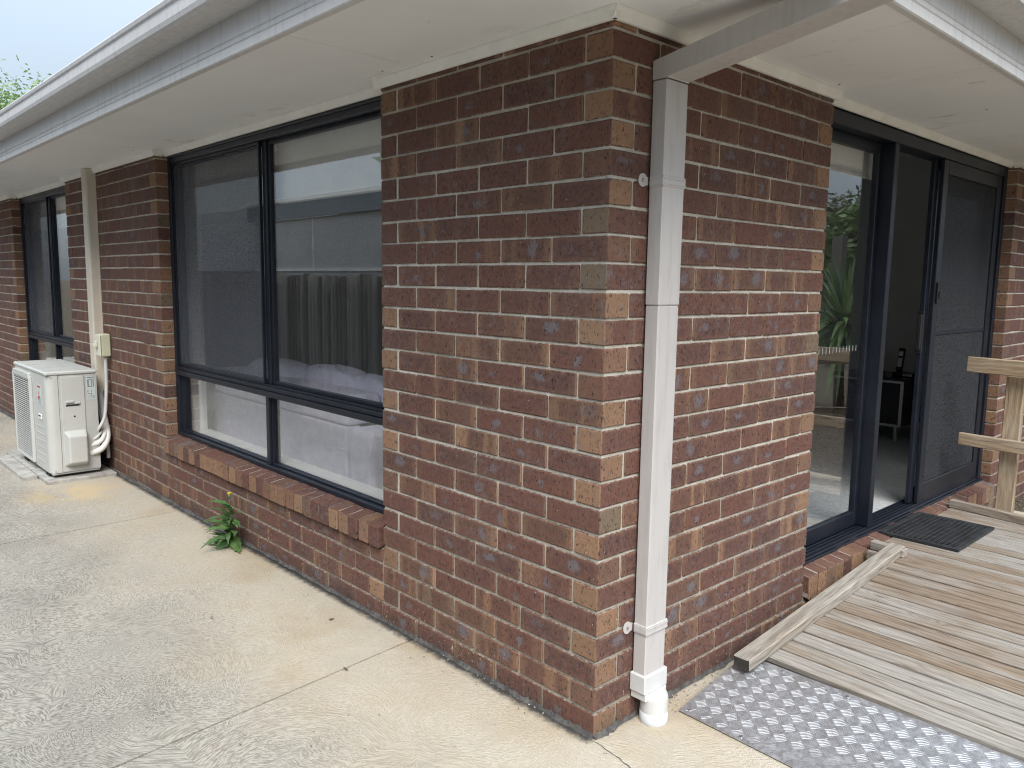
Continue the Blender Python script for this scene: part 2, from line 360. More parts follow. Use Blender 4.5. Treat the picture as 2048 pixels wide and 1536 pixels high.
M['darkleaf'] = leaf_mat('shrub_leaf', (.05,.10,.022), (.13,.20,.05))
M['gumleaf'] = leaf_mat('gum_leaf', (.07,.085,.045), (.14,.14,.075))
M['cordleaf'] = leaf_mat('strap_leaf', (.055,.115,.035), (.17,.26,.09), .35)
M['bark'] = simple('bark', (.13,.10,.075), .95, var=.3, sc=14, bst=.6)
M['soil'] = soil_mat()
M['tar'] = simple('dark_damp_line', (.085,.08,.075), .95, var=.4, sc=30)
M['deb'] = simple('dead_leaf', (.10,.075,.05), .9, var=.5, sc=40)
M['crumb'] = simple('mortar_crumb', (.40,.365,.31), .95, var=.2, sc=40)
M['nwall'] = simple('neighbour_render', (.48,.475,.465), .9, var=.06, sc=2)
M['nfascia'] = metal_paint('peeling_blue_grey_paint', (.22,.255,.29), .8)
M['iron'] = simple('weathered_corrugated_iron', (.22,.215,.21), .5, .3, .2, 4)
M['nhouse'] = simple('cream_render', (.60,.53,.40), .85)
M['ntile'] = simple('dark_roof_tile', (.06,.058,.06), .7, var=.25)
M['whiteprint'] = simple('white_safety_film', (.5,.52,.52), .5)

# ------------------------------------------------------------------ mesh helpers
class MB:
    def __init__(s): s.v = []; s.f = []; s.bl = []; s.br = []
    def add(s, vs, fs, bl=None, br=None):
        o = len(s.v); s.v += [tuple(v) for v in vs]; s.f += [tuple(i+o for i in f) for f in fs]
        s.bl += bl if bl else [(0,0,0)]*len(vs); s.br += [br or (0,0,0)]*len(vs)
    def box(s, x0, x1, y0, y1, z0, z1, c=0., mtx=None, br=None):
        hx, hy, hz = abs(x1-x0)/2, abs(y1-y0)/2, abs(z1-z0)/2; cc = Vector(((x0+x1)/2, (y0+y1)/2, (z0+z1)/2))
        vs, fs = cbox(hx, hy, hz, min(c, hx*.9, hy*.9, hz*.9)); vs = [Vector(v)+cc for v in vs]
        if mtx is not None: vs = [mtx @ v for v in vs]
        s.add(vs, fs, None, br)
    def quad(s, a, b, c, d): s.add([a,b,c,d], [(0,1,2,3)])
    def prism(s, prof, p0, p1, ax, ay, caps=True, closed=True):
        """profile points (a,b) in directions ax,ay swept from p0 to p1"""
        n = len(prof); ax = Vector(ax); ay = Vector(ay)
        vs = [Vector(p0)+ax*a+ay*b for a, b in prof]+[Vector(p1)+ax*a+ay*b for a, b in prof]
        fs = [(i, (i+1) % n, n+(i+1) % n, n+i) for i in range(n if closed else n-1)]
        if caps and closed: fs += [tuple(range(n-1, -1, -1)), tuple(range(n, 2*n))]
        s.add(vs, fs)
    def tube(s, pts, rad, n=10, caps=True):
        pts = [Vector(p) for p in pts]; rs = rad if isinstance(rad, (list, tuple)) else [rad]*len(pts)
        vs = []; up = Vector((0,0,1)); prev = None
        for i, p in enumerate(pts):
            t = (pts[min(i+1, len(pts)-1)]-pts[max(i-1, 0)]).normalized()
            if prev is None:
                a = t.cross(up)
                if a.length < .1: a = t.cross(Vector((1,0,0)))
            else: a = prev-t*prev.dot(t)
            a.normalize(); prev = a; b = t.cross(a)
            vs += [p+(a*math.cos(2*math.pi*k/n)+b*math.sin(2*math.pi*k/n))*rs[i] for k in range(n)]
        fs = [(i*n+k, i*n+(k+1) % n, (i+1)*n+(k+1) % n, (i+1)*n+k) for i in range(len(pts)-1) for k in range(n)]
        if caps: fs += [tuple(range(n-1, -1, -1)), tuple(range((len(pts)-1)*n, len(pts)*n))]
        s.add(vs, fs)
    def mesh(s, name, mat, smooth=False, attrs=False):
        me = bpy.data.meshes.new(name); me.from_pydata(s.v, [], s.f); me.materials.append(mat)
        if smooth:
            me.polygons.foreach_set('use_smooth', [True]*len(me.polygons))
        if attrs:
            for nm, d in (('bl', s.bl), ('br', s.br)):
                a = me.attributes.new(nm, 'FLOAT_VECTOR', 'POINT'); a.data.foreach_set('vector', [c for v in d for c in v])
        me.update(); return me
    def build(s, name, mat, parent=None, smooth=False, attrs=False, origin=None, fixn=False):
        if origin is not None:
            o = Vector(origin); s.v = [tuple(Vector(v)-o) for v in s.v]
        me = s.mesh(name, mat, smooth, attrs)
        if fixn:
            bm = bmesh.new(); bm.from_mesh(me); bmesh.ops.recalc_face_normals(bm, faces=bm.faces); bm.to_mesh(me); bm.free()
        ob = link(name, me, parent)
        if origin is not None: ob.location = origin
        return ob

def cbox(hx, hy, hz, c):
    if c <= 0:
        vs = [(sx*hx, sy*hy, sz*hz) for sx in (-1,1) for sy in (-1,1) for sz in (-1,1)]
        return vs, [(0,1,3,2),(4,6,7,5),(0,4,5,1),(2,3,7,6),(0,2,6,4),(1,5,7,3)]
    vs = []; idx = {}
    for sx in (-1,1):
        for sy in (-1,1):
            for sz in (-1,1):
                for a in range(3):
                    h = [hx-c, hy-c, hz-c]; h[a] += c
                    idx[(sx,sy,sz,a)] = len(vs); vs.append((sx*h[0], sy*h[1], sz*h[2]))
    I = lambda sx, sy, sz, a: idx[(sx,sy,sz,a)]
    fs = []
    for s_ in (-1,1):
        q = [I(s_,-1,-1,0), I(s_,1,-1,0), I(s_,1,1,0), I(s_,-1,1,0)]; fs.append(q if s_ > 0 else q[::-1])
        q = [I(-1,s_,-1,1), I(-1,s_,1,1), I(1,s_,1,1), I(1,s_,-1,1)]; fs.append(q if s_ > 0 else q[::-1])
        q = [I(-1,-1,s_,2), I(1,-1,s_,2), I(1,1,s_,2), I(-1,1,s_,2)]; fs.append(q if s_ > 0 else q[::-1])
    for a in (-1,1):
        for b in (-1,1):
            q = [I(-1,a,b,1), I(1,a,b,1), I(1,a,b,2), I(-1,a,b,2)]; fs.append(q if a*b > 0 else q[::-1])
            q = [I(a,-1,b,2), I(a,1,b,2), I(a,1,b,0), I(a,-1,b,0)]; fs.append(q if a*b > 0 else q[::-1])
            q = [I(a,b,-1,0), I(a,b,1,0), I(a,b,1,1), I(a,b,-1,1)]; fs.append(q if a*b > 0 else q[::-1])
    for sx in (-1,1):
        for sy in (-1,1):
            for sz in (-1,1):
                q = [I(sx,sy,sz,0), I(sx,sy,sz,1), I(sx,sy,sz,2)]; fs.append(q if sx*sy*sz > 0 else q[::-1])
    return vs, [tuple(f) for f in fs]

def link(name, data, parent=None):
    o = bpy.data.objects.new(name, data); COL.objects.link(o)
    if parent is not None:
        o.parent = parent
        if parent.type == 'EMPTY' or True: o.matrix_parent_inverse = parent.matrix_basis.inverted() if parent.parent is None else (parent.parent.matrix_basis @ Matrix.Identity(4) if False else Matrix.Identity(4))
    return o
def tag(o, label=None, cat=None, group=None, kind=None):
    if label: o['label'] = label
    if cat: o['category'] = cat
    if group: o['group'] = group
    if kind: o['kind'] = kind
    return o
def thing(name, label, cat, group=None, loc=(0,0,0)):
    # the empty sits at the world origin unless the thing is built in local coordinates
    o = bpy.data.objects.new(name, None); COL.objects.link(o); o.location = loc; o.empty_display_size = .1
    return tag(o, label, cat, group)
def bx(name, mat, parent, x0, x1, y0, y1, z0, z1, c=.002):
    m = MB(); m.box(x0, x1, y0, y1, z0, z1, c); return m.build(name, mat, parent)

# ================================================================== GROUND
PL, PR, CH, JT = .2463, .237, .086, .0088
LX = -(5*PL-.010)          # left end of the corner pier  (-1.2215)
RY = 6*PR-.010             # far end of the right pier    (1.412)
W2A, W2B = -5.88, -3.78  # wall between the two windows
W3B = -7.86
DYE = 3.985              # far side of the sliding door opening
def gz(x): return -.009*max(0, -x-2.2)
m = MB(); m.quad((-300,-300,-.13), (300,-300,-.13), (300,300,-.13), (-300,300,-.13))
tag(m.build('ground', M['soil']), kind='structure')
def slab(name, pts):
    n = len(pts); m = MB()
    top = [(x, y, gz(x)) for x, y in pts]; bot = [(x, y, -.115) for x, y in pts]
    m.add(top+bot, [tuple(range(n))]+[(i, n+i, n+(i+1) % n, (i+1) % n) for i in range(n)])
    return tag(m.build(name, M['concrete'], fixn=False), kind='structure')
j1a, j1b = (-.992, .0), (-.70, -3.05); j2a, j2b = (-3.522, .0), (-3.44, -3.05); g_ = .0042
slab('driveway', [(-.992+g_, .02), (-.70+g_, -3.05), (7.0, -3.05), (7.0, .6), (1.9, .6), (1.9, 4.2), (0.0, 4.2), (-.02, .02)])  # unseen stretch out to the right is added to bounce light onto the soffit
slab('driveway', [(-3.517, .02), (-3.435, -3.05), (-.70-g_, -3.05), (-.992-g_, .02)])
slab('driveway', [(-7.2, .02), (-7.2, -3.05), (-3.445, -3.05), (-3.527, .02)])
slab('driveway', [(-16, .02), (-16, -3.05), (-7.206, -3.05), (-7.206, .02)])
for (a, b) in (((-.992, .0), (-.70, -3.05)), ((-3.522, .0), (-3.44, -3.05))):
    w = .0036; z0 = gz(a[0])-.005
    m = MB(); m.quad((a[0]-w, a[1], z0), (b[0]-w, b[1], z0), (b[0]+w, b[1], z0), (a[0]+w, a[1], z0)); tag(m.build('joint_grime', M['endgrain']), kind='structure')
# hairline crack running out from the brick corner
m = MB(); a = Vector((.0,-.012,.0025)); b = Vector((.55,-.09,.0025)); N = 26; L1 = []; L2 = []
for i in range(N+1):
    t = i/N; q = a.lerp(b, t)+Vector((0, random.uniform(-.006,.006)+.012*math.sin(t*9), 0)); w = random.uniform(.0008,.0022)
    L1.append(q+Vector((0,w,0))); L2.append(q-Vector((0,w,0)))
m.add(L1+L2, [(i, N+1+i, N+2+i, i+1) for i in range(N)])
tag(m.build('crack', M['tar']), kind='structure')

# ================================================================== HOUSE
house = thing('house', 'brown brick single-storey house with white eaves and dark window frames', 'house')
HZ = 2.286
def core(name, *boxes):
    m = MB()
    for b in boxes: m.box(*b)
    return m.build(name, M['mortar'], house)
MR = .0068  # how far the mortar sits behind the brick faces
pier = core('wall', (LX+MR, -MR, MR, .105, -.1, HZ), (-.105, -MR, .1055, RY-MR, -.1, HZ))
core('wall', (W2B+.0, LX-.0, MR, .105, -.1, .325))
core('wall', (W2A+MR, W2B-MR, MR, .105, -.2, HZ))
core('wall', (W3B, W2A, MR, .105, -.2, .325))
core('wall', (-12, W3B-MR, MR, .105, -.2, HZ))
core('wall', (-.105, -MR, RY+.001, DYE-.001, -.1, .10))
core('wall', (-.105, -MR, DYE+MR, 9, -.2, HZ))

rb = random.Random(11)
_pool = {}
def brick_geo(L, D, H, jit=.0011):
    c = rb.uniform(.0030, .0052)
    vs, fs = cbox(L/2, D/2, H/2, c)
    k = [[rb.uniform(-jit, jit) for _ in range(3)] for _ in range(24)]
    out = [(v[0]+k[i][0], v[1]+k[i][1]*.5, v[2]+k[i][2]) for i, v in enumerate(vs)]
    return out, fs, [tuple(v) for v in vs], (rb.random(), rb.random(), rb.random())
brick_n = 0
rest = MB()
def put_brick(a0, a1, axis, z0, z1, parent, flip=0, depth=.11):
    """brick from a0 to a1 along the wall; axis 'x' = side wall (face y=0), 'y' = end wall (face x=0)"""
    global brick_n
    L = abs(a1-a0); H = z1-z0; mid = (a0+a1)/2
    off = rb.uniform(-.0014, .0014)
    dz = rb.uniform(-.0012, .0012); tilt = rb.uniform(-.004, .004)
    if axis == 'x': mt = Matrix.Translation((mid, depth/2+off, (z0+z1)/2+dz)) @ Matrix.Rotation(tilt, 4, 'Y')
    else: mt = Matrix.Translation((-depth/2+off, mid, (z0+z1)/2+dz)) @ Matrix.Rotation(math.pi/2, 4, 'Z') @ Matrix.Rotation(tilt, 4, 'Y')
    vs, fs, bl, br = brick_geo(L, depth, H)
    else_k = .12/(L/2)
    if L >= .16: bl = [(v[0]*else_k, v[1], v[2]) for v in bl]
    if L < .16:      # header or cut brick: its show face is an end face, mostly tan
        sgn = .1196 if rb.random() < .8 else .06
        bl = [(sgn, v[0], v[2]) for v in bl]
    if parent is None:
        rest.add([mt @ Vector(v) for v in vs], fs, bl, br)
    else:
        m = MB(); m.add(vs, fs, bl, br); o = link('brick', m.mesh('brick', M['brick'], False, True), parent); o.matrix_basis = mt
        brick_n += 1
def run(axis, a0, a1, pitch, zlo, zhi, phase, parent, rows=None, skip_first=False):
    """lay courses between a0<a1 ; phase(i) -> joint offset of the row"""
    i0 = int(math.floor(zlo/CH+1e-6)); i1 = int(math.ceil(zhi/CH-1e-6))
    for i in range(i0, i1):
        z0 = i*CH+JT*.5; z1 = min((i+1)*CH-JT*.5, zhi)
        if z1-z0 < .012: continue
        row = 25-i
        js = []; ph = phase(row)
        k = math.floor((a0-ph)/pitch)-1
        while ph+k*pitch < a1+pitch:
            js.append(ph+k*pitch); k += 1
        edges = [a0-JT/2]+[j for j in js if a0+.035 < j < a1-.035]+[a1+JT/2]
        for e0, e1 in zip(edges, edges[1:]):
            w = rb.uniform(-.0012, .0012)
            put_brick(e0+JT/2+w, e1-JT/2+w, axis, z0, z1, parent(row) if callable(parent) else parent)
# corner pier: odd rows (counted from the top) have the stretcher on the side wall at the corner
for i in range(-1, 26):
    row = 25-i; z0 = i*CH+JT*.5; z1 = (i+1)*CH-JT*.5
    par = pier if i >= 0 else None
    if i < 0: z0 = -.075
    if row % 2 == 1:
        ex = [0]+[-k*PL+JT/2 for k in range(1, 5)]+[LX]
        for k in range(5):
            e0 = 0 if k == 0 else -k*PL-0; e1 = LX if k == 4 else -(k+1)*PL+JT
            put_brick(e1, e0, 'x', z0, z1, par)
        h = .11
        js = [h+JT]+[h+JT+PR*k for k in range(1, 6)]
        fill = (RY-.108)
        span = (fill-(h+JT))/5
        for k in range(5): put_brick(h+JT+span*k, h+JT+span*(k+1)-JT, 'y', z0, z1, par)
        put_brick(fill, RY, 'y', z0, z1, par)
    else:
        for k in range(6): put_brick(k*PR, (k+1)*PR-JT if k < 5 else RY, 'y', z0, z1, par)
        h = .11; fill = LX+.112
        span = (-(h+JT)-fill)/4
        for k in range(4): put_brick(-(h+JT)-span*(k+1)+JT, -(h+JT)-span*k, 'x', z0, z1, par)
        put_brick(LX, fill-JT+.0, 'x', z0, z1, par)
# partial course under the eave trim
for k in range(5): put_brick(LX if k == 4 else -(k+1)*PL+JT, -k*PL, 'x', 26*CH+.005, HZ-.004, None)
for k in range(5): put_brick(.12+k*.2365, .12+(k+1)*.2365-JT, 'y', 26*CH+.005, HZ-.004, None)
put_brick(RY-.108, RY, 'y', 26*CH+.005, HZ-.004, None)
alt = lambda row: 0.0 if row % 2 else PL/2
run('x', W2B+.008, LX-.008, PL, -CH, .322, lambda r: -.1+(PL/2 if r % 2 else 0), None)
run('x', W2A, W2B, PL, -2*CH, HZ-.004, lambda r: W2B+JT/2+(PL/2 if r % 2 else 0), None)
run('x', W3B+.008, W2A-.008, PL, -2*CH, .322, lambda r: (PL/2 if r % 2 else 0), None)
run('x', -10.6, W3B, PL, -2*CH, HZ-.004, lambda r: W3B+JT/2+(PL/2 if r % 2 else 0), None)
run('y', DYE, 6.0, PR, -2*CH, HZ-.004, lambda r: DYE-JT/2+(PR/2 if r % 2 else 0), None)
run('y', RY+.008, DYE-.008, PR, -CH, .095, lambda r: (PR/2 if r % 2 else 0), None)
tag(rest.build('brickwork', M['brick'], house, False, True), kind='stuff')

# brick-on-edge sills
def sill(name, axis, a0, a1, n, zt, proj, fh, parent):
    core_m = MB(); ang = R(13)
    pitch = (a1-a0)/n
    ya, yb, q0, q1 = -proj+.010, .075, a0+.006, a1-.006
    hs = lambda yy: zt+(yy+proj)*.16-.004
    V = [(q, yy, zz) for q in (q0, q1) for (yy, zz) in ((ya, zt-fh+.01), (yb, zt-fh+.01), (yb, hs(yb)), (ya, hs(ya)))]
    if axis == 'y': V = [(-yy, q, zz) for (q, yy, zz) in V]
    core_m.add(V, [(0,1,2,3), (7,6,5,4), (0,4,5,1), (1,5,6,2), (2,6,7,3), (3,7,4,0)])
    w = core_m.build(name, M['mortar'], parent, fixn=True)
    for k in range(n):
        mid = a0+pitch*(k+.5); wd = pitch-rb.uniform(.0075, .0105)
        Ld = .125
        vs, fs, bl, br = brick_geo(wd, Ld, fh, .0012)
        # sheared block: vertical front, top falling to the front
        vs = [(v[0], v[1], v[2]+(v[1]+Ld/2)*.16) for v in vs]
        br = (br[0], br[1], br[2])
        kf = .1196 if br[2] > .3 else .08
        bl = [((kf if v[1] < -Ld/2+.0055 and v[2] < fh/2-.001 else .05), v[1], v[2]*.55) for v in bl]
        m = MB(); m.add(vs, fs, bl, br)
        o = link('sill_brick', m.mesh('sill_brick', M['brick'], False, True), w)
        d = rb.uniform(-.002, .002); dz = rb.uniform(-.0025, .0025)
        if axis == 'x': o.matrix_basis = Matrix.Translation((mid, -proj+Ld/2+d, zt-fh/2+dz)) @ Matrix.Rotation(rb.uniform(-.012,.012), 4, 'Y')
        else: o.matrix_basis = Matrix.Translation((proj-Ld/2+d, mid, zt-fh/2+dz)) @ Matrix.Rotation(math.pi/2, 4, 'Z') @ Matrix.Rotation(rb.uniform(-.012,.012), 4, 'Y')
    return w
sill('window_sill', 'x', W2B-.0, LX-.002, 30, .425, .021, .097, house)
sill('window_sill', 'x', W3B, W2A, 23, .425, .021, .097, house)
sill('door_sill', 'y', RY+.002, DYE-.002, 30, .205, .028, .108, house)
# dark damp line and mortar crumbs at the foot of the walls
m = MB()
def base_strip(m, P, Q, nrm, n):
    P = Vector(P); Q = Vector(Q); nrm = Vector(nrm); A = []; B = []; C_ = []
    for i in range(n+1):
        t = i/n; q = P.lerp(Q, t); g0 = gz(q.x)
        w = .004+.008*abs(math.sin(i*.37)+math.sin(i*.113+1))*rb.uniform(.3, 1); h = .010+.012*rb.random()
        A.append((q.x, q.y, g0+h)); B.append((q.x+nrm.x*w*.45, q.y+nrm.y*w*.45, g0+h*.45)); C_.append((q.x+nrm.x*w, q.y+nrm.y*w, g0+.001))
    k = n+1
    m.add(A+B+C_, [(i, i+1, k+i+1, k+i) for i in range(n)]+[(k+i, k+i+1, 2*k+i+1, 2*k+i) for i in range(n)])
base_strip(m, (LX-.1, -.0005, 0), (0.0, -.0005, 0), (0,-1,0), 110)
base_strip(m, (-10, -.0005, 0), (LX-.1, -.0005, 0), (0,-1,0), 520)
base_strip(m, (.0005, 0.0, 0), (.0005, 2.0, 0), (1,0,0), 150)
m.build('mortar_fillet', M['tar'], house)

# ---- eaves
SZ = 2.288; OV = .62
sof = MB(); 
def panel(m, x0, x1, y0, y1): m.box(x0, x1, y0, y1, SZ, SZ+.006, .0012)
soffit = bx('soffit', M['tar'], house, -16, .60, -.60, -.004+.1, SZ+.0075, SZ+.012, 0)
bx('soffit', M['tar'], house, -.1, .60, .0965, 9, SZ+.0075, SZ+.012, 0)
G2 = .004
xs = [-16, -12.1, -9.3, -6.6, -3.80, -.952]
for a, b in zip(xs, xs[1:]):
    mm = MB(); mm.box(a+G2/2, b-G2/2, -OV+.004, .15, SZ, SZ+.007, .001); mm.build('soffit_panel', M['soffit'], soffit)
mm = MB(); mm.box(-.952+G2/2, OV-.004, -OV+.004, .15, SZ, SZ+.007, .001); mm.build('soffit_panel', M['soffit'], soffit)
ys = [.15, 1.441, 3.84, 6.4, 9]
for a, b in zip(ys, ys[1:]):
    mm = MB(); mm.box(-.15, OV-.004, a+G2/2, b-G2/2, SZ, SZ+.007, .001); mm.build('soffit_panel', M['soffit'], soffit)
# trim moulding at the head of the walls
def trim(p0, p1, nrm, zt=SZ, h=.036, d=.026, name='eave_trim'):
    prof = [(0, 0), (d, 0), (d, -.006), (.012, -h), (0, -h)]
    mm = MB(); mm.prism(prof, p0, p1, nrm, (0,0,1)); return mm.build(name, M['trim'], house, fixn=True)
zt = SZ-.0005
trim((LX-.02, -.002, zt), (.0235, -.002, zt), (0,-1,0)); trim((.002, -.0235, zt), (.002, RY+.02, zt), (1,0,0))
trim((W2A-.02, -.002, zt), (W2B+.03, -.002, zt), (0,-1,0)); trim((-12, -.002, zt), (W3B+.02, -.002, zt), (0,-1,0))
trim((.002, DYE-.02, zt), (.002, 9, zt), (1,0,0))
trim((W2B+.002, -.02, zt), (W2B+.002, .045, zt), (1,0,0)); trim((W3B+.002, -.02, zt), (W3B+.002, .045, zt), (1,0,0)); trim((-.03, DYE-.002, zt), (.02, DYE-.002, zt), (0,-1,0))
trim((W2B+.002, .07, zt), (LX-.002, .07, zt), (0,-1,0), h=.034, d=.03); trim((W3B+.002, .07, zt), (W2A-.002, .07, zt), (0,-1,0), h=.034, d=.03)
trim((-.055, RY+.002, zt), (-.055, DYE-.002, zt), (1,0,0), h=.034, d=.03)
for k, (nx, ny) in enumerate([(-.80,-.06), (-.50,-.30), (-.33,-.05), (-1.10,-.07), (.05,.60), (.30,.75), (.06,1.32), (.55,1.38), (-2.4,-.30), (-3.9,-.09), (-3.1,-.56), (-1.6,-.57), (.33,2.2), (-5.5,-.3)]):
    mm = MB(); mm.tube([(nx, ny, SZ-.0015), (nx, ny, SZ+.002)], .0042, 8); mm.build('nail_head', M['tar'] if k % 3 == 0 else M['trim'], soffit)
# fascia (folded sheet with two ribs) and quad gutter
fprof = [(0,0), (.020,0), (.024,.004), (.024,.030), (.021,.034), (.024,.038), (.024,.050), (.021,.054), (.024,.058), (.024,.185), (.0,.185)]
FZ = 2.248; FO = OV-.008
gprof = [(.0,.0), (.070,-.004), (.092,.001), (.106,.012), (.111,.028), (.111,.052), (.106,.056), (.106,.072), (.113,.078), (.116,.092), (.112,.100), (.104,.098), (.104,.088), (.102,.060), (.104,.030), (.09,.010), (.0,.010)]
GZ = 2.378
for nm, pr, zz, o0, mt in (('fascia', fprof, FZ, FO, M['fascia']), ('gutter', gprof, GZ, FO+.0245, M['gutter'])):
    mm = MB(); n = len(pr); cx = lambda a: o0+a
    ring = []
    for a, b in pr: ring.append([(-16, -(o0+a), zz+b), (o0+a, -(o0+a), zz+b), (o0+a, 9, zz+b)])
    vs = [p for k in range(3) for p in [r_[k] for r_ in ring]]
    fs = [(k*n+i, k*n+(i+1) % n, (k+1)*n+(i+1) % n, (k+1)*n+i) for k in range(2) for i in range(n)]
    mm.add(vs, fs); mm.build(nm, mt, house, fixn=True)
# roof: hip planes rising from the gutter
mm = MB(); e = FO+.07
A = (-16,-e,2.47); B = (e,-e,2.47); C_ = (e,9,2.47); D = (-16,5,2.47+(5+e)*.36); E_ = (-(5.6),5,2.47+(5+e)*.36); F_ = (-5.6,9,2.47+(5+e)*.36)
mm.add([A,B,E_,D], [(0,1,2,3)]); mm.add([B,C_,F_,E_], [(0,1,2,3)]); mm.build('roof', M['ntile'], house)

# ---- windows
def bar(m, x0, x1, y0, y1, z0, z1, c=.003): m.box(x0, x1, y0, y1, z0, z1, c)
def window(x0, x1, zb, zt, screened, label):
    w = link('window', None, house); w['label'] = label
    F = .075
    m = MB()
    fwid = .042
    bar(m, x0+.004, x0+fwid, F, F+.085, zb, zt); bar(m, x1-fwid, x1-.004, F, F+.085, zb, zt)
    bar(m, x0+fwid+.0005, x1-fwid-.0005, F, F+.085, zt-.045, zt-.0005); bar(m, x0+fwid+.0005, x1-fwid-.0005, F, F+.085, zb+.0005, zb+.040)
    bar(m, x0+.003, x1-.003, F-.012, F-.0005, zb-.004, zb+.012, .002); bar(m, x0+fwid, x1-fwid, F-.010, F-.0006, zt-.014, zt-.002, .002)
    bar(m, x0+fwid, x0+fwid+.006, F+.02, F+.03, zb+.04, zt-.045, .001)
    m.build('frame', M['frame'], w)
    tz0, tz1 = .848, .908
    m = MB(); bar(m, x0+fwid+.001, x1-fwid-.001, F-.006, F+.078, tz0, tz0+.030); bar(m, x0+fwid+.001, x1-fwid-.001, F+.004, F+.078, tz0+.0315, tz1-.006); bar(m, x0+fwid+.001, x1-fwid-.001, F+.016, F+.07, tz1-.0055, tz1+.004, .001)
    m.build('transom', M['frame'], w)
    xm = (x0+x1)/2+.025
    m = MB(); bar(m, xm-.024, xm+.024, F+.030, F+.08, tz1+.0045, zt-.0455); m.build('mullion', M['frame'], w)
    m = MB(); bar(m, xm-.019, xm+.019, F+.014, F+.08, zb+.0405, tz0-.0005); m.build('mullion', M['frame'], w)
    cells = [(x0+fwid, xm-.024, tz1+.004, zt-.045, 's'), (xm+.024, x1-fwid, tz1+.004, zt-.045, 's'), (x0+fwid, xm-.019, zb+.04, tz0, 'f'), (xm+.019, x1-fwid, zb+.04, tz0, 'f')]
    for k, (a, b, c0, c1, kd) in enumerate(cells):
        s = .020 if kd == 's' else .010
        yy = F+.040 if kd == 's' else F+.028
        m = MB(); e = .0008
        bar(m, a+e, a+s, yy, yy+.028, c0+e, c1-e, .002); bar(m, b-s, b-e, yy, yy+.028, c0+e, c1-e, .002)
        bar(m, a+s+e, b-s-e, yy, yy+.028, c0+e, c0+s, .002); bar(m, a+s+e, b-s-e, yy, yy+.028, c1-s, c1-e, .002)
        m.build('sash', M['frame'], w)
        m = MB(); m.box(a+s-.004, b-s+.004, yy+.012, yy+.017, c0+s-.004, c1-s+.004); m.build('pane', M['glass'], w)
        if k in screened:
            m = MB(); m.box(a+.012, b-.012, F+.020, F+.0205, c0+.012, c1-.012); m.build('flyscreen', M['screen'], w)
            m = MB()
            for q in ((a+.001, a+.014, c0+.001, c1-.001), (b-.014, b-.001, c0+.001, c1-.001)): bar(m, q[0], q[1], F+.012, F+.029, q[2], q[3], .001)
            for q in ((c0+.001, c0+.014), (c1-.014, c1-.001)): bar(m, a+.0145, b-.0145, F+.012, F+.029, q[0], q[1], .001)
            m.build('screen_frame', M['frame'], w)
    # white inner reveal and sill board
    m = MB(); y0, y1 = F+.088, .262
    m.box(x0+.01, x1-.01, y0, y1+.035, zb+.004, zb+.026, .003)
    m.box(x0-.004, x0+.012, y0, y1, zb+.027, zt); m.box(x1-.012, x1+.004, y0, y1, zb+.027, zt); m.box(x0+.013, x1-.013, y0, y1, zt-.012, zt)
    for q in ((x0-.06, x0+.006), (x1-.006, x1+.06)): m.box(q[0], q[1], y1+.001, y1+.016, zb-.05, zt+.05, .002)
    m.build('inner_reveal', M['white'], w)
    m = MB(); m.box(x0+.04, x0+.05, F-.03, F-.005, .9, .93); 
    return w
window(W2B, LX, .425, 2.252, (0,), 'large two-over-two window with a flyscreen over its upper left pane')
window(W3B, W2A, .425, 2.252, (0,), 'narrow far window with a flyscreen over its upper left pane')

# ---- sliding door
dr = link('sliding_door', None, house); dr['label'] = 'dark aluminium sliding glass door standing part open behind its screen door'
y0, y1, zb, zt = RY, DYE, .212, 2.252
def dbar(m, ya, yb, xa, xb, za, zb_, c=.003): m.box(xa, xb, ya, yb, za, zb_, c)
m = MB()
dbar(m, y0+.003, y0+.045, -.165, -.062, zb, zt); dbar(m, y1-.05, y1-.003, -.165, -.062, zb, zt)
dbar(m, y0+.0455, y1-.0505, -.165, -.062, zt-.06, zt-.0005); dbar(m, y0+.0455, y1-.0505, -.165, -.066, zb+.0005, zb+.020)
for xa in (-.076, -.096, -.118, -.140, -.160): dbar(m, y0+.046, y1-.051, xa-.003, xa+.003, zb+.0205, zb+.036, .001)
dbar(m, y0+.003, y1-.003, -.0615, -.048, zb-.004, zb+.014, .002)
dbar(m, y1-.075, y1-.051, -.098, -.086, zb+.037, zt-.061, .001); dbar(m, y1-.075, y1-.051, -.130, -.118, zb+.037, zt-.061, .001)
m.build('frame', M['frame'], dr)
m = MB(); dbar(m, 2.2206, 2.268, -.163, -.064, zb+.0365, zt-.0605); m.build('mullion', M['frame'], dr)
def leaf(ya, yb, xa, xb, st, bot, top, name, pane, za=zb+.037, zb_=zt-.061, bars=(), stile2=None):
    p = link(name, None, dr)
    m = MB(); e = .0006
    dbar(m, ya, ya+st, xa, xb, za, zb_); dbar(m, yb-(stile2 or st), yb, xa, xb, za, zb_)
    dbar(m, ya+st+e, yb-(stile2 or st)-e, xa, xb, za, za+bot); dbar(m, ya+st+e, yb-(stile2 or st)-e, xa, xb, zb_-top, zb_)
    for b in bars: dbar(m, ya+st+e, yb-(stile2 or st)-e, xa+.006, xb-.006, b, b+.022)
    xm = (xa+xb)/2
    return p, m, (ya+st-.004, yb-(stile2 or st)+.004, xm, za+bot-.004, zb_-top+.004)
def door_leaf(*a, mat='glass', th=.003, **k):
    p, m, (ya, yb, xm, za, zc) = leaf(*a, **k)
    # make the leaf frame part of the door, its pane another
    m.build(a[7], M['frame'], dr)
    q = MB(); q.box(xm-th/2, xm+th/2, ya, yb, za, zc)
    o = q.build(a[8], M[mat], dr); bpy.data.objects.remove(p); return o
door_leaf(y0+.046, 2.2200, -.160, -.128, .05, .075, .05, 'fixed_leaf_frame', 'pane', stile2=.032)
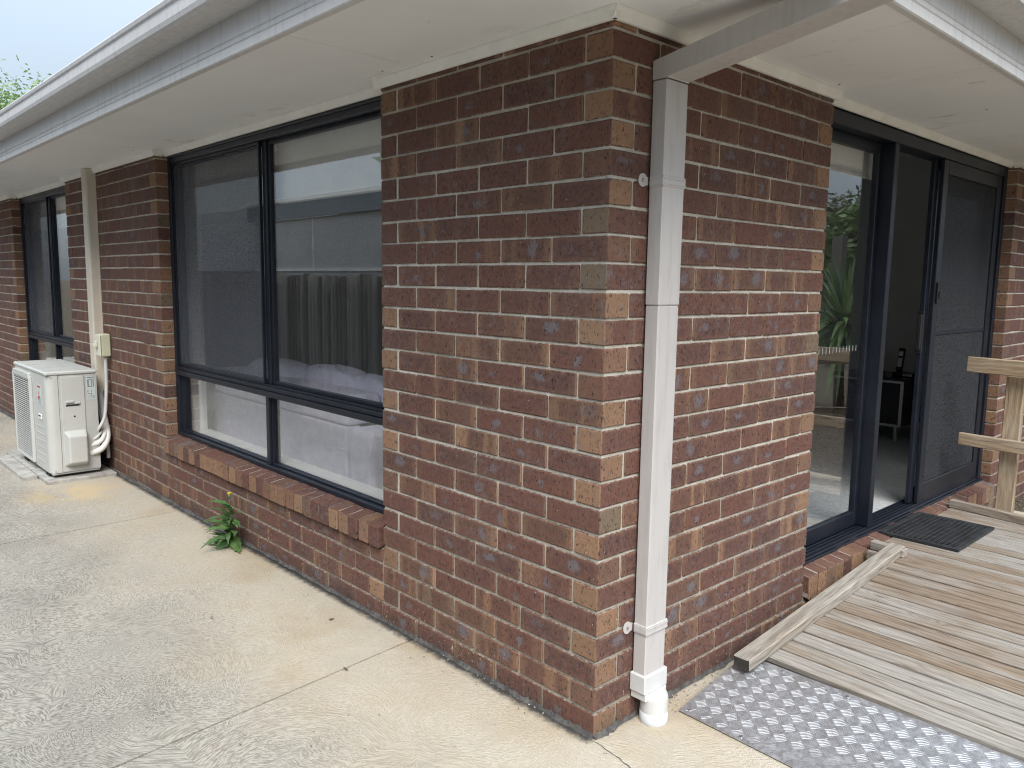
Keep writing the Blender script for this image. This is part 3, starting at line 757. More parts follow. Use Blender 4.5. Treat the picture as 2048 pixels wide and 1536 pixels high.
door_leaf(2.86, y1-.052, -.126, -.101, .055, .08, .05, 'sliding_leaf_frame', 'pane')
door_leaf(2.905, y1-.078, -.094, -.070, .070, .11, .075, 'screen_door_frame', 'mesh_panel', mat='screen2', th=.001, bars=(1.218,))
m = MB(); dbar(m, 2.848, 2.8595, -.130, -.095, 1.12, 1.36, .004); dbar(m, 2.834, 2.8475, -.126, -.100, 1.14, 1.34, .005)
m.build('handle', M['seal'], dr)
m = MB(); dbar(m, 2.925, 2.955, -.0695, -.058, 1.40, 1.52, .004); dbar(m, 2.932, 2.948, -.0575, -.050, 1.43, 1.47, .003); m.build('latch', M['seal'], dr)
m = MB()
for k in range(19): dbar(m, 1.455+k*.036, 1.4585+k*.036, -.1418, -.1412, 1.17, 1.198, 0)
tag(m.build('safety_strip', M['whiteprint'], dr), kind='stuff')

# ---- downpipe with spreader arm
dp = link('downpipe', None, house); dp['label'] = 'pale grey square downpipe on the brick corner with a white foot'
Dx0, Dx1, Dy0, Dy1 = .006, .060, .185, .293
m = MB(); m.box(Dx0, Dx1, Dy0, Dy1, .155, 1.418, .004); m.build('lower_length', M['pipe'], dp)
m = MB(); m.box(Dx0-.001, Dx1+.0015, Dy0-.0015, Dy1+.0015, 1.4185, 2.112, .004); m.build('upper_length', M['pipe'], dp)
# mitred bend and arm up to the gutter
def sect(px, pz, nx, nz, h): return [(px-nx*h, pz-nz*h), (px+nx*h, pz+nz*h)]
m = MB(); 
P0 = [(Dx0-.001, 2.1125), (Dx1+.0015, 2.1125)]; P1 = [(Dx0-.001, 2.170), (Dx1+.004, 2.1165)]; P2 = [(.690, 2.292), (.727, 2.224)]; P3 = [(.672, 2.376), (.736, 2.376)]
ring = []
for P in (P0, P1, P2, P3):
    for (x, z) in P: ring += [(x, Dy0-.0015, z), (x, Dy1+.0015, z)]
fs = []
for k in range(3):
    a = k*4; b = a+4
    fs += [(a, a+1, b+1, b), (a+2, b+2, b+3, a+3), (a, b, b+2, a+2), (a+1, a+3, b+3, b+1)]
m.add(ring, fs); m.build('spreader_arm', M['pipe'], dp, fixn=True)
for zc in (.335, 1.805):
    m = MB(); m.box(Dx0+.001, Dx1+.0045, Dy0-.0045, Dy1+.0045, zc-.017, zc+.017, .003); st = m.build('strap', M['pipe'], dp)
    m = MB(); m.box(Dx1+.0046, Dx1+.0065, Dy0-.002, Dy1+.002, zc-.010, zc-.006, .0008); m.box(Dx1+.0046, Dx1+.0065, Dy0-.002, Dy1+.002, zc+.006, zc+.010, .0008)
    m.box(Dx0+.01, Dx1+.002, Dy0-.0062, Dy0-.0047, zc-.010, zc+.010, .0008); m.build('strap_rib', M['pipe'], st)
    m = MB(); m.tube([(.0005, Dy0-.030, zc+.004), (.0035, Dy0-.030, zc+.004)], .021, 16); m.box(.0004, .0032, Dy0-.030, Dy0-.0046, zc-.011, zc+.015); m.build('lug', M['pipe'], st)
    m = MB(); m.tube([(.0036, Dy0-.032, zc+.004), (.007, Dy0-.032, zc+.004)], .005, 8); m.build('screw', M['alu'], st)
m = MB(); m.box(-.0005+.002, Dx1+.008, Dy0-.008, Dy1+.010, .112, .178, .004); m.box(.002, Dx1+.007, Dy0-.0, Dy1+.009, .085, .1115, .003); m.build('adaptor', M['pvc'], dp)
m = MB(); cxy = (.058, .245)
m.tube([(cxy[0], cxy[1], .040), (cxy[0], cxy[1], .088), (cxy[0], cxy[1], .0915), (cxy[0]-.004, cxy[1], .112)], [.0475,.0475,.046,.040], 48); m.build('adaptor_collar', M['pvc'], dp)
m = MB(); m.tube([(cxy[0], cxy[1], -.02), (cxy[0], cxy[1], .0395)], .0485, 32); m.build('stub_pipe', M['pvcgrey'], dp, True)

# ---- interior shell
def shell(name, mat, *boxes):
    m = MB()
    for b in boxes: m.box(*b)
    return m.build(name, mat, house)
YI0, YI1, ZI0, ZI1 = .262, 5.6, .225, 2.64
shell('carpet', M['carpet'], (-10.4, -.17, .17, YI1, ZI0-.06, ZI0))
shell('ceiling', M['white'], (-10.4, -.17, .11, YI1+.1, ZI1, ZI1+.05))
t = .012
shell('interior_wall', M['inwall'],
      (LX+.002, -.17, YI0-t, YI0, ZI0, ZI1), (W2A+.002, W2B-.002, YI0-t, YI0, ZI0, ZI1), (-10.4, W3B-.002, YI0-t, YI0, ZI0, ZI1),
      (W2B-.0015, LX+.0015, YI0-t, YI0, ZI0, .42), (W2B-.0015, LX+.0015, YI0-t, YI0, 2.255, ZI1),
      (W3B-.0015, W2A+.0015, YI0-t, YI0, ZI0, .42), (W3B-.0015, W2A+.0015, YI0-t, YI0, 2.255, ZI1))
shell('interior_wall', M['inwall'], (-.19, -.168, YI0+.001, RY+.001, ZI0, ZI1), (-.19, -.168, DYE-.001, YI1, ZI0, ZI1), (-.19, -.168, RY+.0015, DYE-.0015, 2.254, ZI1))
shell('interior_wall', M['inwall'], (-10.4, -.17, YI1, YI1+.1, ZI0-.06, ZI1)); shell('interior_wall', M['inwall'], (-4.75, -4.66, YI0+.001, YI1-.001, ZI0, ZI1-.001)); shell('interior_wall', M['inwall'], (-10.5, -10.4, .11, YI1+.1, ZI0-.06, ZI1))
shell('lintel', M['frame'], (W2B+.001, LX-.001, .085, .165, 2.256, 2.32)); shell('lintel', M['frame'], (W3B+.001, W2A-.001, .085, .165, 2.256, 2.32)); shell('lintel', M['frame'], (-.165, -.075, RY+.001, DYE-.001, 2.256, 2.32))
shell('wall', M['inwall'], (-12, -.17, .11, .2, 2.325, 2.7)); shell('wall', M['inwall'], (-.165, -.11, .2, 9, 2.325, 2.7))

# ================================================================== FURNITURE INSIDE
def lump(m, cx, cy, cz, rx, ry, rz, seed, p=2.6, nu=28, nv=16, wr=.06):
    rr = random.Random(seed); ph = [rr.uniform(0, 6.28) for _ in range(6)]
    vs = []; fs = []
    sg = lambda c, e: math.copysign(abs(c)**(2/e), c)
    for j in range(nv+1):
        a = -math.pi/2+math.pi*j/nv
        for i in range(nu):
            b = 2*math.pi*i/nu
            k = 1+wr*(math.sin(3*b+ph[0])*math.cos(2*a+ph[1])+.6*math.sin(7*b+ph[2]+3*a)+.4*math.sin(11*a+ph[3]))
            vs.append((cx+rx*sg(math.cos(a), p)*sg(math.cos(b), p)*k, cy+ry*sg(math.cos(a), p)*sg(math.sin(b), p)*k, cz+rz*sg(math.sin(a), p)*(1+wr*.8*math.sin(4*b+ph[4]))))
    for j in range(nv):
        for i in range(nu): fs.append((j*nu+i, j*nu+(i+1) % nu, (j+1)*nu+(i+1) % nu, (j+1)*nu+i))
    m.add(vs, fs)
sofa = thing('sofa', 'lilac-grey fabric sofa with its back against the large window', 'sofa')
def soft(name, x0, x1, y0, y1, z0, z1, c, parent=sofa):
    m = MB(); m.box(x0, x1, y0, y1, z0, z1, 0); o = m.build(name, M['sofa'], parent)
    md = o.modifiers.new('bev', 'BEVEL'); md.width = c; md.segments = 4; return o
soft('back_panel', -3.90, -2.13, .375, .47, ZI0+.06, .690, .012)
soft('back_rail', -3.87, -2.12, .370, .60, .693, .865, .03)
soft('base', -3.90, -2.13, .471, 1.30, ZI0+.06, .50, .03)
soft('arm', -2.1275, -1.90, .385, 1.55, ZI0+.06, .690, .035)
soft('arm', -4.10, -3.903, .385, 1.35, ZI0+.06, .690, .035)
for q, nm in (((-3.9,-3.5), 'foot'), ((-2.2,-2.0), 'foot')):
    m = MB(); m.box(q[1]-.05, q[1], .42, .47, ZI0, ZI0+.06); m.build(nm, M['blackgloss'], sofa)
for k, (xa, xb, zt_) in enumerate(((-3.74,-2.96,.945), (-3.02,-2.42,.955), (-2.70,-1.84,.925))):
    m = MB(); lump(m, (xa+xb)/2, .62+.05*k, zt_-.15, (xb-xa)/2, .12, .15, 30+k, 3.6, 48, 24, wr=.05); m.build('cushion', M['sofa'], sofa, True)
for k, (xa, xb) in enumerate(((-3.85,-3.02), (-3.0,-2.16))):
    soft('seat_cushion', xa, xb, .62, 1.33, .502, .64, .05)

def blind(axis, a0, a1, off, ztop, zbot, label, group=None):
    b = thing('roller_blind', label, 'blind', group)
    m = MB(); m2 = MB(); m3 = MB()
    if axis == 'x':
        m.tube([(a0, off+.035, ztop-.03), (a1, off+.035, ztop-.03)], .028, 16); m2.box(a0+.015, a1-.015, off+.004, off+.0055, zbot+.02, ztop-.02); m3.box(a0+.012, a1-.012, off-.002, off+.012, zbot, zbot+.019, .003)
    else:
        m.tube([(off-.035, a0, ztop-.03), (off-.035, a1, ztop-.03)], .028, 16); m2.box(off-.0055, off-.004, a0+.015, a1-.015, zbot+.02, ztop-.02); m3.box(off-.012, off+.002, a0+.012, a1-.012, zbot, zbot+.019, .003)
    m.build('roller', M['blind'], b); m2.build('fabric', M['blind'], b); m3.build('bottom_bar', M['blind'], b)
    return b
blind('x', W2B+.03, -2.52, .185, 2.235, 1.885, 'cream roller blind behind the upper left pane with the flyscreen')
blind('x', -2.49, LX-.03, .185, 2.235, 1.885, 'cream roller blind across the top of the large window\'s right pane')
blind('x', W3B+.03, -6.86, .185, 2.235, 1.93, 'cream roller blind behind the flyscreen of the narrow far window')
blind('x', -6.84, W2A-.03, .185, 2.235, 1.93, 'cream roller blind in the clear right pane of the narrow far window')
blind('y', RY+.03, 2.36, -.20, 2.235, 2.03, 'grey roller blind pulled up behind the fixed door pane')

cab = thing('cabinet', 'low black cabinet with silver edging inside the open door', 'cabinet')
cx0, cx1, cy0, cy1 = -1.52, -.93, 4.86, 5.34
m = MB(); m.box(cx0, cx1, cy0, cy1, ZI0+.12, ZI0+.50, .004); m.build('carcass', M['blackgloss'], cab)
m = MB(); m.box(cx0-.015, cx1+.015, cy0-.015, cy1+.015, ZI0+.501, ZI0+.525, .003); m.build('top', M['blackgloss'], cab)
m = MB()
m.box(cx1-.018, cx1+.006, cy0-.006, cy0-.0005, ZI0+.12, ZI0+.5); m.box(cx0, cx0+.018, cy0-.006, cy0-.0005, ZI0+.12, ZI0+.5); m.box(cx0+.0185, cx1-.0185, cy0-.006, cy0-.0005, ZI0+.482, ZI0+.5); m.box(cx0+.0185, cx1-.0185, cy0-.006, cy0-.0005, ZI0+.12, ZI0+.138)
m.build('edging', M['alu'], cab)
for px in (cx0+.05, cx1-.05):
    for py in (cy0+.05, cy1-.05):
        m = MB(); m.tube([(px, py, ZI0), (px, py, ZI0+.119)], .02, 12); m.build('leg', M['alu'], cab)
ph = thing('cordless_phone', 'cordless phone standing in its cradle on the black cabinet', 'phone')
bx('base', M['blackgloss'], ph, -1.08, -.92+.02, 4.98, 5.12, ZI0+.5255, ZI0+.56, .008)
mt = Matrix.Translation((-1.04, 5.06, ZI0+.66)) @ Matrix.Rotation(R(-12), 4, 'X')
m = MB(); m.box(-.026, .026, -.014, .014, -.10, .10, .008, mt); m.build('handset', M['blackgloss'], ph)
m = MB(); m.box(-.018, .018, -.0155, -.0145, .03, .07, 0, mt); m.box(-.018, .018, -.0155, -.0145, -.06, .015, 0, mt); m.build('keypad', M['alu'], ph)
bx('panel', M['alu'], ph, -.985, -.91, 4.9785, 4.9799, ZI0+.535, ZI0+.552, 0)

# ================================================================== AIR CONDITIONER
ac = thing('air_conditioner', 'white outdoor air conditioning unit beside the brick wall', 'air conditioner')
ax0, ax1, ay0, ay1, az0, az1 = -5.83, -4.86, -.452, -.112, .030, .775
m = MB()   # casing with rounded front corner
rr = .055; prof = [(ax0, ay1), (ax0, ay0+.02), (ax0+.02, ay0)]
for k in range(7):
    a = -math.pi/2+k*math.pi/12; prof.append((ax1-rr+rr*math.cos(a), ay0+rr+rr*math.sin(a)))
prof += [(ax1, -.3735)]
m.prism(prof, (0,0,az0+.012), (0,0,az1-.012), (1,0,0), (0,1,0)); o = m.build('casing', M['acbody'], ac, fixn=True)
for pl in o.data.polygons: pl.use_smooth = False
m = MB(); m.box(ax0+.02, ax1, -.370, ay1, az0+.012, az1-.014, .002); m.build('side_panel', M['acside'], ac)
m = MB(); m.box(ax0-.006, ax1+.006, ay0-.006, ay1+.004, az1-.0115, az1+.018, .009); top = m.build('top_panel', M['acbody'], ac)
m = MB()
for xx in (-5.5, -5.18): m.box(xx-.006, xx+.006, ay0+.03, ay1-.02, az1+.0185, az1+.0215, .001)
m.build('top_rib', M['acbody'], top)
bx('base_pan', M['acside'], ac, ax0+.01, ax1-.01, ay0+.015, ay1-.005, az0-.005, az0+.0115, .003)
for xx in (ax0+.15, ax1-.15): bx('foot', M['acdark'], ac, xx-.05, xx+.05, ay0+.01, ay1+.02, .0035, az0-.0055, .003)
gx0, gx1, gz0, gz1 = -5.785, -5.285, .085, .70
gr = bx('grille', M['acdark'], ac, gx0, gx1, ay0-.004, ay0-.001, gz0, gz1, 0)
m = MB(); w = .022
m.box(gx0-w, gx0, ay0-.024, ay0-.0005, gz0-w, gz1+w, .003); m.box(gx1, gx1+w, ay0-.024, ay0-.0005, gz0-w, gz1+w, .003)
m.box(gx0+.0005, gx1-.0005, ay0-.024, ay0-.0005, gz1+.0005, gz1+w+.025, .003); m.box(gx0+.0005, gx1-.0005, ay0-.024, ay0-.0005, gz0-w, gz0-.0005, .003)
m.build('grille_frame', M['acbody'], gr)
sm = None
NS = 38
for k in range(NS):
    z = gz0+(gz1-gz0)*(k+.5)/NS
    if sm is None:
        q = MB(); q.box(-(gx1-gx0)/2+.001, (gx1-gx0)/2-.001, -.006, .006, -.0024, .0024, .001); sm = q.mesh('slat', M['acbody'])
    o = link('slat', sm, gr); o.location = ((gx0+gx1)/2, ay0-.014, z)
for k in range(6):
    q = MB(); q.box(gx0+(gx1-gx0)*(k+.5)/6-.002, gx0+(gx1-gx0)*(k+.5)/6+.002, ay0-.0075, ay0-.0042, gz0, gz1); q.build('grille_wire', M['acbody'], gr)
# logo label on the front strip
lab = bx('front_label', M['silverlabel'], ac, -5.125, -5.005, ay0-.0015, ay0-.0004, .535, .685, 0)
def diamond(cx, cz, dx, dz, ang):
    c, s = math.cos(ang), math.sin(ang); pts = [(0,0), (dx, dz), (0, 2*dz), (-dx, dz)]
    return [(cx+(a*c-b*s), ay0-.0026, cz+(a*s+b*c)) for a, b in pts]
m = MB(); lc = (-5.065, .598)
for ang in (0, 2*math.pi/3, -2*math.pi/3):
    v = diamond(lc[0], lc[1], .0125, .0215, ang); m.add(v, [(0,1,2,3)])
m.build('logo', M['red'], lab)
def text(s, size, x, z, mat, parent, name):
    cu = bpy.data.curves.new(name, 'FONT'); cu.body = s; cu.size = size; cu.align_x = 'CENTER'; cu.fill_mode = 'BOTH'
    ob = bpy.data.objects.new(name, cu); COL.objects.link(ob)
    dg = bpy.context.evaluated_depsgraph_get(); dg.update()
    me = bpy.data.meshes.new_from_object(ob.evaluated_get(dg)); bpy.data.objects.remove(ob)
    me.materials.clear(); me.materials.append(mat)
    o = link(name, me, parent); o.matrix_basis = Matrix.Translation((x, ay0-.0028, z)) @ Matrix.Rotation(math.pi/2, 4, 'X'); return o
text('MITSUBISHI', .0175, -5.065, .563, M['grayprint'], lab, 'lettering'); text('ELECTRIC', .0175, -5.065, .544, M['grayprint'], lab, 'lettering')
m = MB()
for k in range(8): m.box(-5.108+k*.011, -5.100+k*.011, ay0-.0024, ay0-.0017, .661, .672+.002*(k % 2))
m.build('red_lettering', M['red'], lab)
bx('front_handle', M['white'], ac, -5.10, -5.01, ay0-.008, ay0-.0005, .425, .465, .004); bx('handle_recess', M['acdark'], ac, -5.085, -5.025, ay0-.0095, ay0-.0082, .447, .457, 0)
for k in range(6): bx('front_rib', M['acbody'], ac, -5.20, -4.975, ay0-.004, ay0-.0006, .365-k*.052, .371-k*.052, .001)
# side cover: panel, handle, valve hood, label
pc = bx('service_panel', M['acbody'], ac, ax1+.0006, ax1+.007, -.357, -.2, .09, .752, .003)
q = MB(); q.box(ax1+.0075, ax1+.020, -.332, -.275, .555, .575, .005); q.box(ax1+.0075, ax1+.020, -.275, -.235, .545, .562, .005); q.build('grip', M['acside'], pc)
bx('grip_recess', M['acdark'], pc, ax1+.0072, ax1+.0085, -.330, -.240, .532, .5445, 0)
q = MB(); q.tube([(ax1+.0072, -.276, .454), (ax1+.0085, -.276, .454)], .007, 10); q.build('knockout', M['acdark'], pc)
hood = MB(); hx = ax1+.0075
hv = [(hx, -.352, .085), (hx, -.200, .085), (hx, -.200, .35), (hx, -.352, .35), (hx+.062, -.335, .112), (hx+.062, -.212, .112), (hx+.062, -.212, .315), (hx+.062, -.335, .315)]
hood.add(hv, [(4,5,6,7), (0,1,5,4), (1,2,6,5), (2,3,7,6), (3,0,4,7)]); o = hood.build('valve_hood', M['acbody'], ac, fixn=True)
md = o.modifiers.new('bev', 'BEVEL'); md.width = .012; md.segments = 3
sl_ = bx('rating_label', M['silverlabel'], ac, ax1+.0006, ax1+.0012, -.185, -.125, .57, .745, 0)
q = MB()
for (ya, yb, za, zb2) in ((-.18,-.13,.733,.739), (-.177,-.168,.665,.72), (-.172,-.145,.715,.720), (-.172,-.145,.665,.669), (-.150,-.146,.66,.72), (-.140,-.134,.665,.725), (-.180,-.172,.63,.638), (-.155,-.150,.628,.64), (-.18,-.165,.612,.618), (-.158,-.148,.606,.618), (-.182,-.128,.596,.598), (-.182,-.128,.588,.590), (-.182,-.132,.580,.582)):
    q.box(ax1+.0013, ax1+.0016, ya, yb, za, zb2)
q.build('label_print', M['grayprint'], sl_)
for (yy, zz) in ((-.42,.755), (-.13,.755), (-.42,.06), (-.13,.075)):
    q = MB(); q.tube([(ax1+.0005, yy, zz), (ax1+.003, yy, zz)], .005, 8); q.build('screw', M['acside'], ac)
# paver bed below
padg = 'concrete pavers under the air conditioner'
def paver(x0, x1, y0, y1, label): return tag(bx('paver', M['paver'], None, x0, x1, y0, y1, -.06, .003, .004), label, 'paver', padg)
paver(-5.25, -4.80, -.49, -.02, 'large grey paver under the near end of the air conditioner')
paver(-5.70, -5.256, -.49, -.02, 'grey paver under the middle of the air conditioner')
paver(-6.15, -5.706, -.49, -.02, 'grey paver under the far end of the air conditioner')
for k in range(4):
    paver(-5.05-.235*k-.225, -5.05-.235*k, -.595, -.496, ['small grey edging paver nearest the camera before the air conditioner', 'second small edging paver before the air conditioner', 'third small edging paver before the air conditioner', 'farthest small edging paver before the air conditioner'][k])

# pipe cover, isolator, conduits
pcv = thing('pipe_cover', 'tall beige pipe cover running up the wall behind the air conditioner', 'pipe cover')
m = MB(); prof = [(0,0), (0,-.052), (.010,-.066), (.080,-.066), (.088,-.060), (.092,-.05), (.115,-.012), (.115,0)]
prof = [(0,0), (0,-.055), (.008,-.066), (.104,-.066), (.112,-.055), (.112,0)]
m.prism(prof, (-5.15,-.003,.60), (-5.15,-.003,2.284), (1,0,0), (0,1,0)); m.build('cover', M['duct'], pcv, fixn=True)
bx('backplate', M['duct'], pcv, -5.162, -5.026, -.0026, .0-.0006, .602, 2.283, 0)
iso = thing('isolator_switch', 'cream isolator switch box on the brick wall above the air conditioner', 'switch')
m = MB(); m.box(-4.945, -4.845, -.072, -.003, .885, 1.055, .008); m.build('housing', M['isol'], iso)
m = MB(); m.box(-4.950, -4.840, -.084, -.0725, .890, 1.050, .005); m.build('cover_plate', M['isol2'], iso)
m = MB(); m.box(-4.925, -4.885, -.112, -.0845, .955, .985, .006); m.box(-4.935, -4.895, -.100, -.0845, .985, 1.002, .004); m.build('lever', M['isol2'], iso)
def curve_pts(pts, n=8):
    pts = [Vector(p) for p in pts]; out = []
    P = [pts[0]*2-pts[1]]+pts+[pts[-1]*2-pts[-2]]
    for i in range(1, len(P)-2):
        for k in range(n):
            t = k/n; a, b, c, d = P[i-1], P[i], P[i+1], P[i+2]
            out.append(.5*((2*b)+(-a+c)*t+(2*a-5*b+4*c-d)*t*t+(-a+3*b-3*c+d)*t**3))
    return out+[pts[-1]]
def hose(name, pts, r, mat, label):
    m = MB(); m.tube(curve_pts(pts), r, 12); return tag(m.build(name, mat, None, True), label, 'pipe', 'pipes and cables behind the air conditioner')
hose('conduit', [(-4.885,-.035,.884), (-4.885,-.038,.70), (-4.875,-.05,.55), (-4.865,-.07,.42), (-4.87,-.12,.33), (-4.92,-.16,.27)], .0125, M['cond'], 'grey conduit dropping from the isolator switch to the air conditioner')
hose('insulated_pipe', [(-5.08,-.04,.62), (-5.02,-.045,.46), (-4.93,-.05,.33), (-4.855,-.10,.255), (-4.875,-.17,.215)], .018, M['lag'], 'upper white lagged pipe curling into the air conditioner')
hose('insulated_pipe', [(-5.05,-.04,.62), (-4.985,-.04,.44), (-4.895,-.045,.28), (-4.84,-.10,.195), (-4.87,-.18,.155)], .022, M['lag'], 'lower thick white lagged pipe curling into the air conditioner')
hose('cable', [(-5.065,-.052,.62), (-5.01,-.06,.45), (-4.935,-.065,.34), (-4.855,-.12,.29), (-4.88,-.17,.25)], .009, M['cond'], 'thin grey cable between the lagged pipes behind the air conditioner')
hose('drain_pipe', [(-5.03,-.035,.62), (-4.99,-.03,.35), (-4.95,-.03,.15), (-4.945,-.035,.09)], .013, M['cond'], 'short grey drain pipe ending above the paver behind the air conditioner')

# ================================================================== RAMP AND DECK
ramp = thing('timber_ramp', 'weathered timber ramp and landing at the sliding door', 'ramp')
DZ = .205
def rz(y): return DZ+(y-1.985)*.0885 if y < 1.985 else DZ
BX0, BX1 = .105, 1.36
slope = math.atan(.0885)
pl = None
pm = {}
def plank(x0, x1, yc, wd, zt, pitch, yaw_=0.0, mat='deck', th=.022):
    L = round(x1-x0, 4); key = (L, round(wd, 4), mat)
    if key not in pm:
        q = MB(); q.box(-L/2, L/2, -wd/2, wd/2, -th, 0, .0022); pm[key] = q.mesh('plank', M[mat])
    o = link('plank', pm[key], ramp)
    o.matrix_basis = Matrix.Translation(((x0+x1)/2, yc, zt)) @ Matrix.Rotation(yaw_, 4, 'Z') @ Matrix.Rotation(pitch, 4, 'X'); return o
rd = random.Random(5)
y = .775; k = 0
while y < 1.93:
    wd = .0790
    plank(BX0+rd.uniform(-.004,.004), BX1, y+wd/2, wd-.001, rz(y+wd/2)+rd.uniform(-.001,.001), slope, R(-1.2)+rd.uniform(-.003,.003)); y += .0882
ys_ = 1.985; y = ys_
while y < 3.12:
    x0 = .118 if y < 2.03 else .036
    plank(x0+rd.uniform(-.003,.003), BX1, y+.0415, .0790, DZ+rd.uniform(-.001,.001), 0, R(-2.4)+rd.uniform(-.003,.003)); y += .0885
# joists
for xx in (.20, .72, 1.24):
    m = MB(); m.add([(xx, .80, .02), (xx+.045, .80, .02), (xx+.045, .80, rz(.80)-.0235), (xx, .80, rz(.80)-.0235), (xx, 1.98, .005), (xx+.045, 1.98, .005), (xx+.045, 1.98, DZ-.0245), (xx, 1.98, DZ-.0245)], [(0,1,2,3), (4,7,6,5), (0,4,5,1), (1,5,6,2), (2,6,7,3), (3,7,4,0)])
    m.build('joist', M['kerbwood'], ramp, fixn=True)
    bx('joist', M['kerbwood'], ramp, xx, xx+.045, 1.99, 3.11, .005, DZ-.0245, .002)
def timber(name, p0, p1, w, h, mat, parent, c=.004, roll=0.):
    """length along own x from p0 to p1 (centres), w across, h up"""
    p0 = Vector(p0); p1 = Vector(p1); d = p1-p0; L = d.length
    q = MB(); q.box(-L/2, L/2, -w/2, w/2, -h/2, h/2, c); o = link(name, q.mesh(name, M[mat]), parent)
    xa = d.normalized(); up = Vector((0,0,1)) if abs(xa.z) < .9 else Vector((0,1,0)); ya = up.cross(xa).normalized(); za = xa.cross(ya)
    mt = Matrix((xa, ya, za)).transposed().to_4x4(); mt.translation = (p0+p1)/2; o.matrix_basis = mt; return o
kh = .045
kb = timber('kerb', (.155, .64, rz(.70)+kh/2-.004), (.155, 2.045, rz(2.045)+kh/2+.004), .070, kh, 'kerbwood', ramp)
kb.data.materials.append(M['endgrain'])
for pl_ in kb.data.polygons:
    if pl_.normal.x < -.9: pl_.material_index = 1
timber('kerb', (.04, 1.985+.042, DZ+.022+.001), (.205, 1.985+.026, DZ+.022+.001), .045, .042, 'kerbwood', ramp)
timber('fascia_board', (.045, 1.965, DZ-.04), (.19, 1.958, DZ-.04), .02, .10, 'deck', ramp)
timber('kerb', (.028, 3.150, DZ+.024), (1.36, 2.86+.07, DZ+.024), .045, .046, 'kerbwood', ramp)
# end handrail
rail = link('handrail', None, ramp); rail['label'] = 'pale pine handrail with two rails at the end of the landing'
timber('rail', (.040, 3.205, 1.052), (1.36, 3.02, 1.052), .035, .088, 'pine', rail)
timber('rail', (.028, 3.205, .612), (1.36, 3.02, .612), .035, .070, 'pine', rail)
timber('post', (.285, 3.235, -.1), (.285, 3.235, 1.00), .09, .042, 'pine', rail)
timber('post', (1.30, 3.10, -.1), (1.30, 3.10, 1.00), .09, .042, 'pine', rail)
timber('post', (.400, 3.36, -.1), (.400, 3.36, .95), .045, .045, 'pine', rail)
# second handrail on the garden side (seen in the door glass)
gr2 = thing('garden_handrail', 'weathered timber handrail on posts at the garden edge, reflected in the door glass', 'handrail')
timber('rail', (1.45, 4.276, .895), (.76, 5.10, .895), .04, .105, 'kerbwood', gr2)
timber('rail', (1.45, 4.276, .45), (.76, 5.10, .45), .03, .05, 'kerbwood', gr2)
timber('post', (.97, 4.85, -.1), (.97, 4.85, .84), .09, .05, 'kerbwood', gr2)

# chequer plate
cp = thing('chequer_plate', 'aluminium five-bar chequer plate at the foot of the ramp', 'metal plate')
A = Vector((.088,.352,.006)); B = Vector((1.36,.318,.006)); C_ = Vector((1.36,.785,rz(.785)-.014)); D = Vector((.098,.768,rz(.768)-.014))
def onplate(x, y):
    t = (y-.34)/(.775-.34); return .006+(rz(.775)-.014-.006)*max(0, t)
C_.z = onplate(0, .785); D.z = onplate(0, .768); A.z = onplate(0, .352); B.z = onplate(0, .318)
m = MB(); dn = Vector((0,0,-.003)); m.add([A,B,C_,D,A+dn,B+dn,C_+dn,D+dn], [(0,1,2,3), (7,6,5,4), (0,4,5,1), (1,5,6,2), (2,6,7,3), (3,7,4,0)]); m.build('sheet', M['plate'], cp)
m = MB(); cell = .0418; ang = R(47)
ca, sa = math.cos(ang), math.sin(ang)
def inside(x, y): return x > .088+.006 and x < 1.35 and y > .352-(x-.088)*.0267+.007 and y < .768
for i in range(-45, 46):
    for j in range(-45, 46):
        u_, v_ = i*cell, j*cell; cx_, cy_ = .6+u_*ca-v_*sa, .5+u_*sa+v_*ca
        if not (.05 < cx_ < 1.4 and .28 < cy_ < .82): continue
        hor = (i+j) % 2 == 0
        for k in range(5):
            o_ = (k-2)*.0073; half = .0172; w = .0014 ; seg = []
            for s in range(5):
                t = -1+s*.5; l = t*half; bow = .0018*(1-t*t)*(-1)
                a_, b_ = (l, o_+bow) if hor else (o_+bow, l)
                seg.append((cx_+a_*ca-b_*sa, cy_+a_*sa+b_*ca, w*(1-.75*t*t)))
            if not all(inside(q[0], q[1]) for q in seg): continue
            nx, ny = (-sa, ca) if hor else (ca, sa)
            vs = []
            for (x, y_, ww) in seg:
                z0 = onplate(x, y_); vs += [(x-nx*ww, y_-ny*ww, z0+.0002), (x, y_, z0+.0014), (x+nx*ww, y_+ny*ww, z0+.0002)]
            fs = []
            for s in range(4):
                b0 = s*3; fs += [(b0, b0+3, b0+4, b0+1), (b0+1, b0+4, b0+5, b0+2)]
            m.add(vs, fs)
tag(m.build('tread_bars', M['tread'], cp, True, fixn=True), kind='stuff')
for (x, y_) in ((.118,.372), (.325,.362), (.26,.752), (.50,.752), (.80,.752), (1.12,.752)):
    q = MB(); z = onplate(x, y_); q.tube([(x, y_, z+.0003), (x, y_, z+.003)], .0065, 10); q.build('screw', M['alu'], cp)

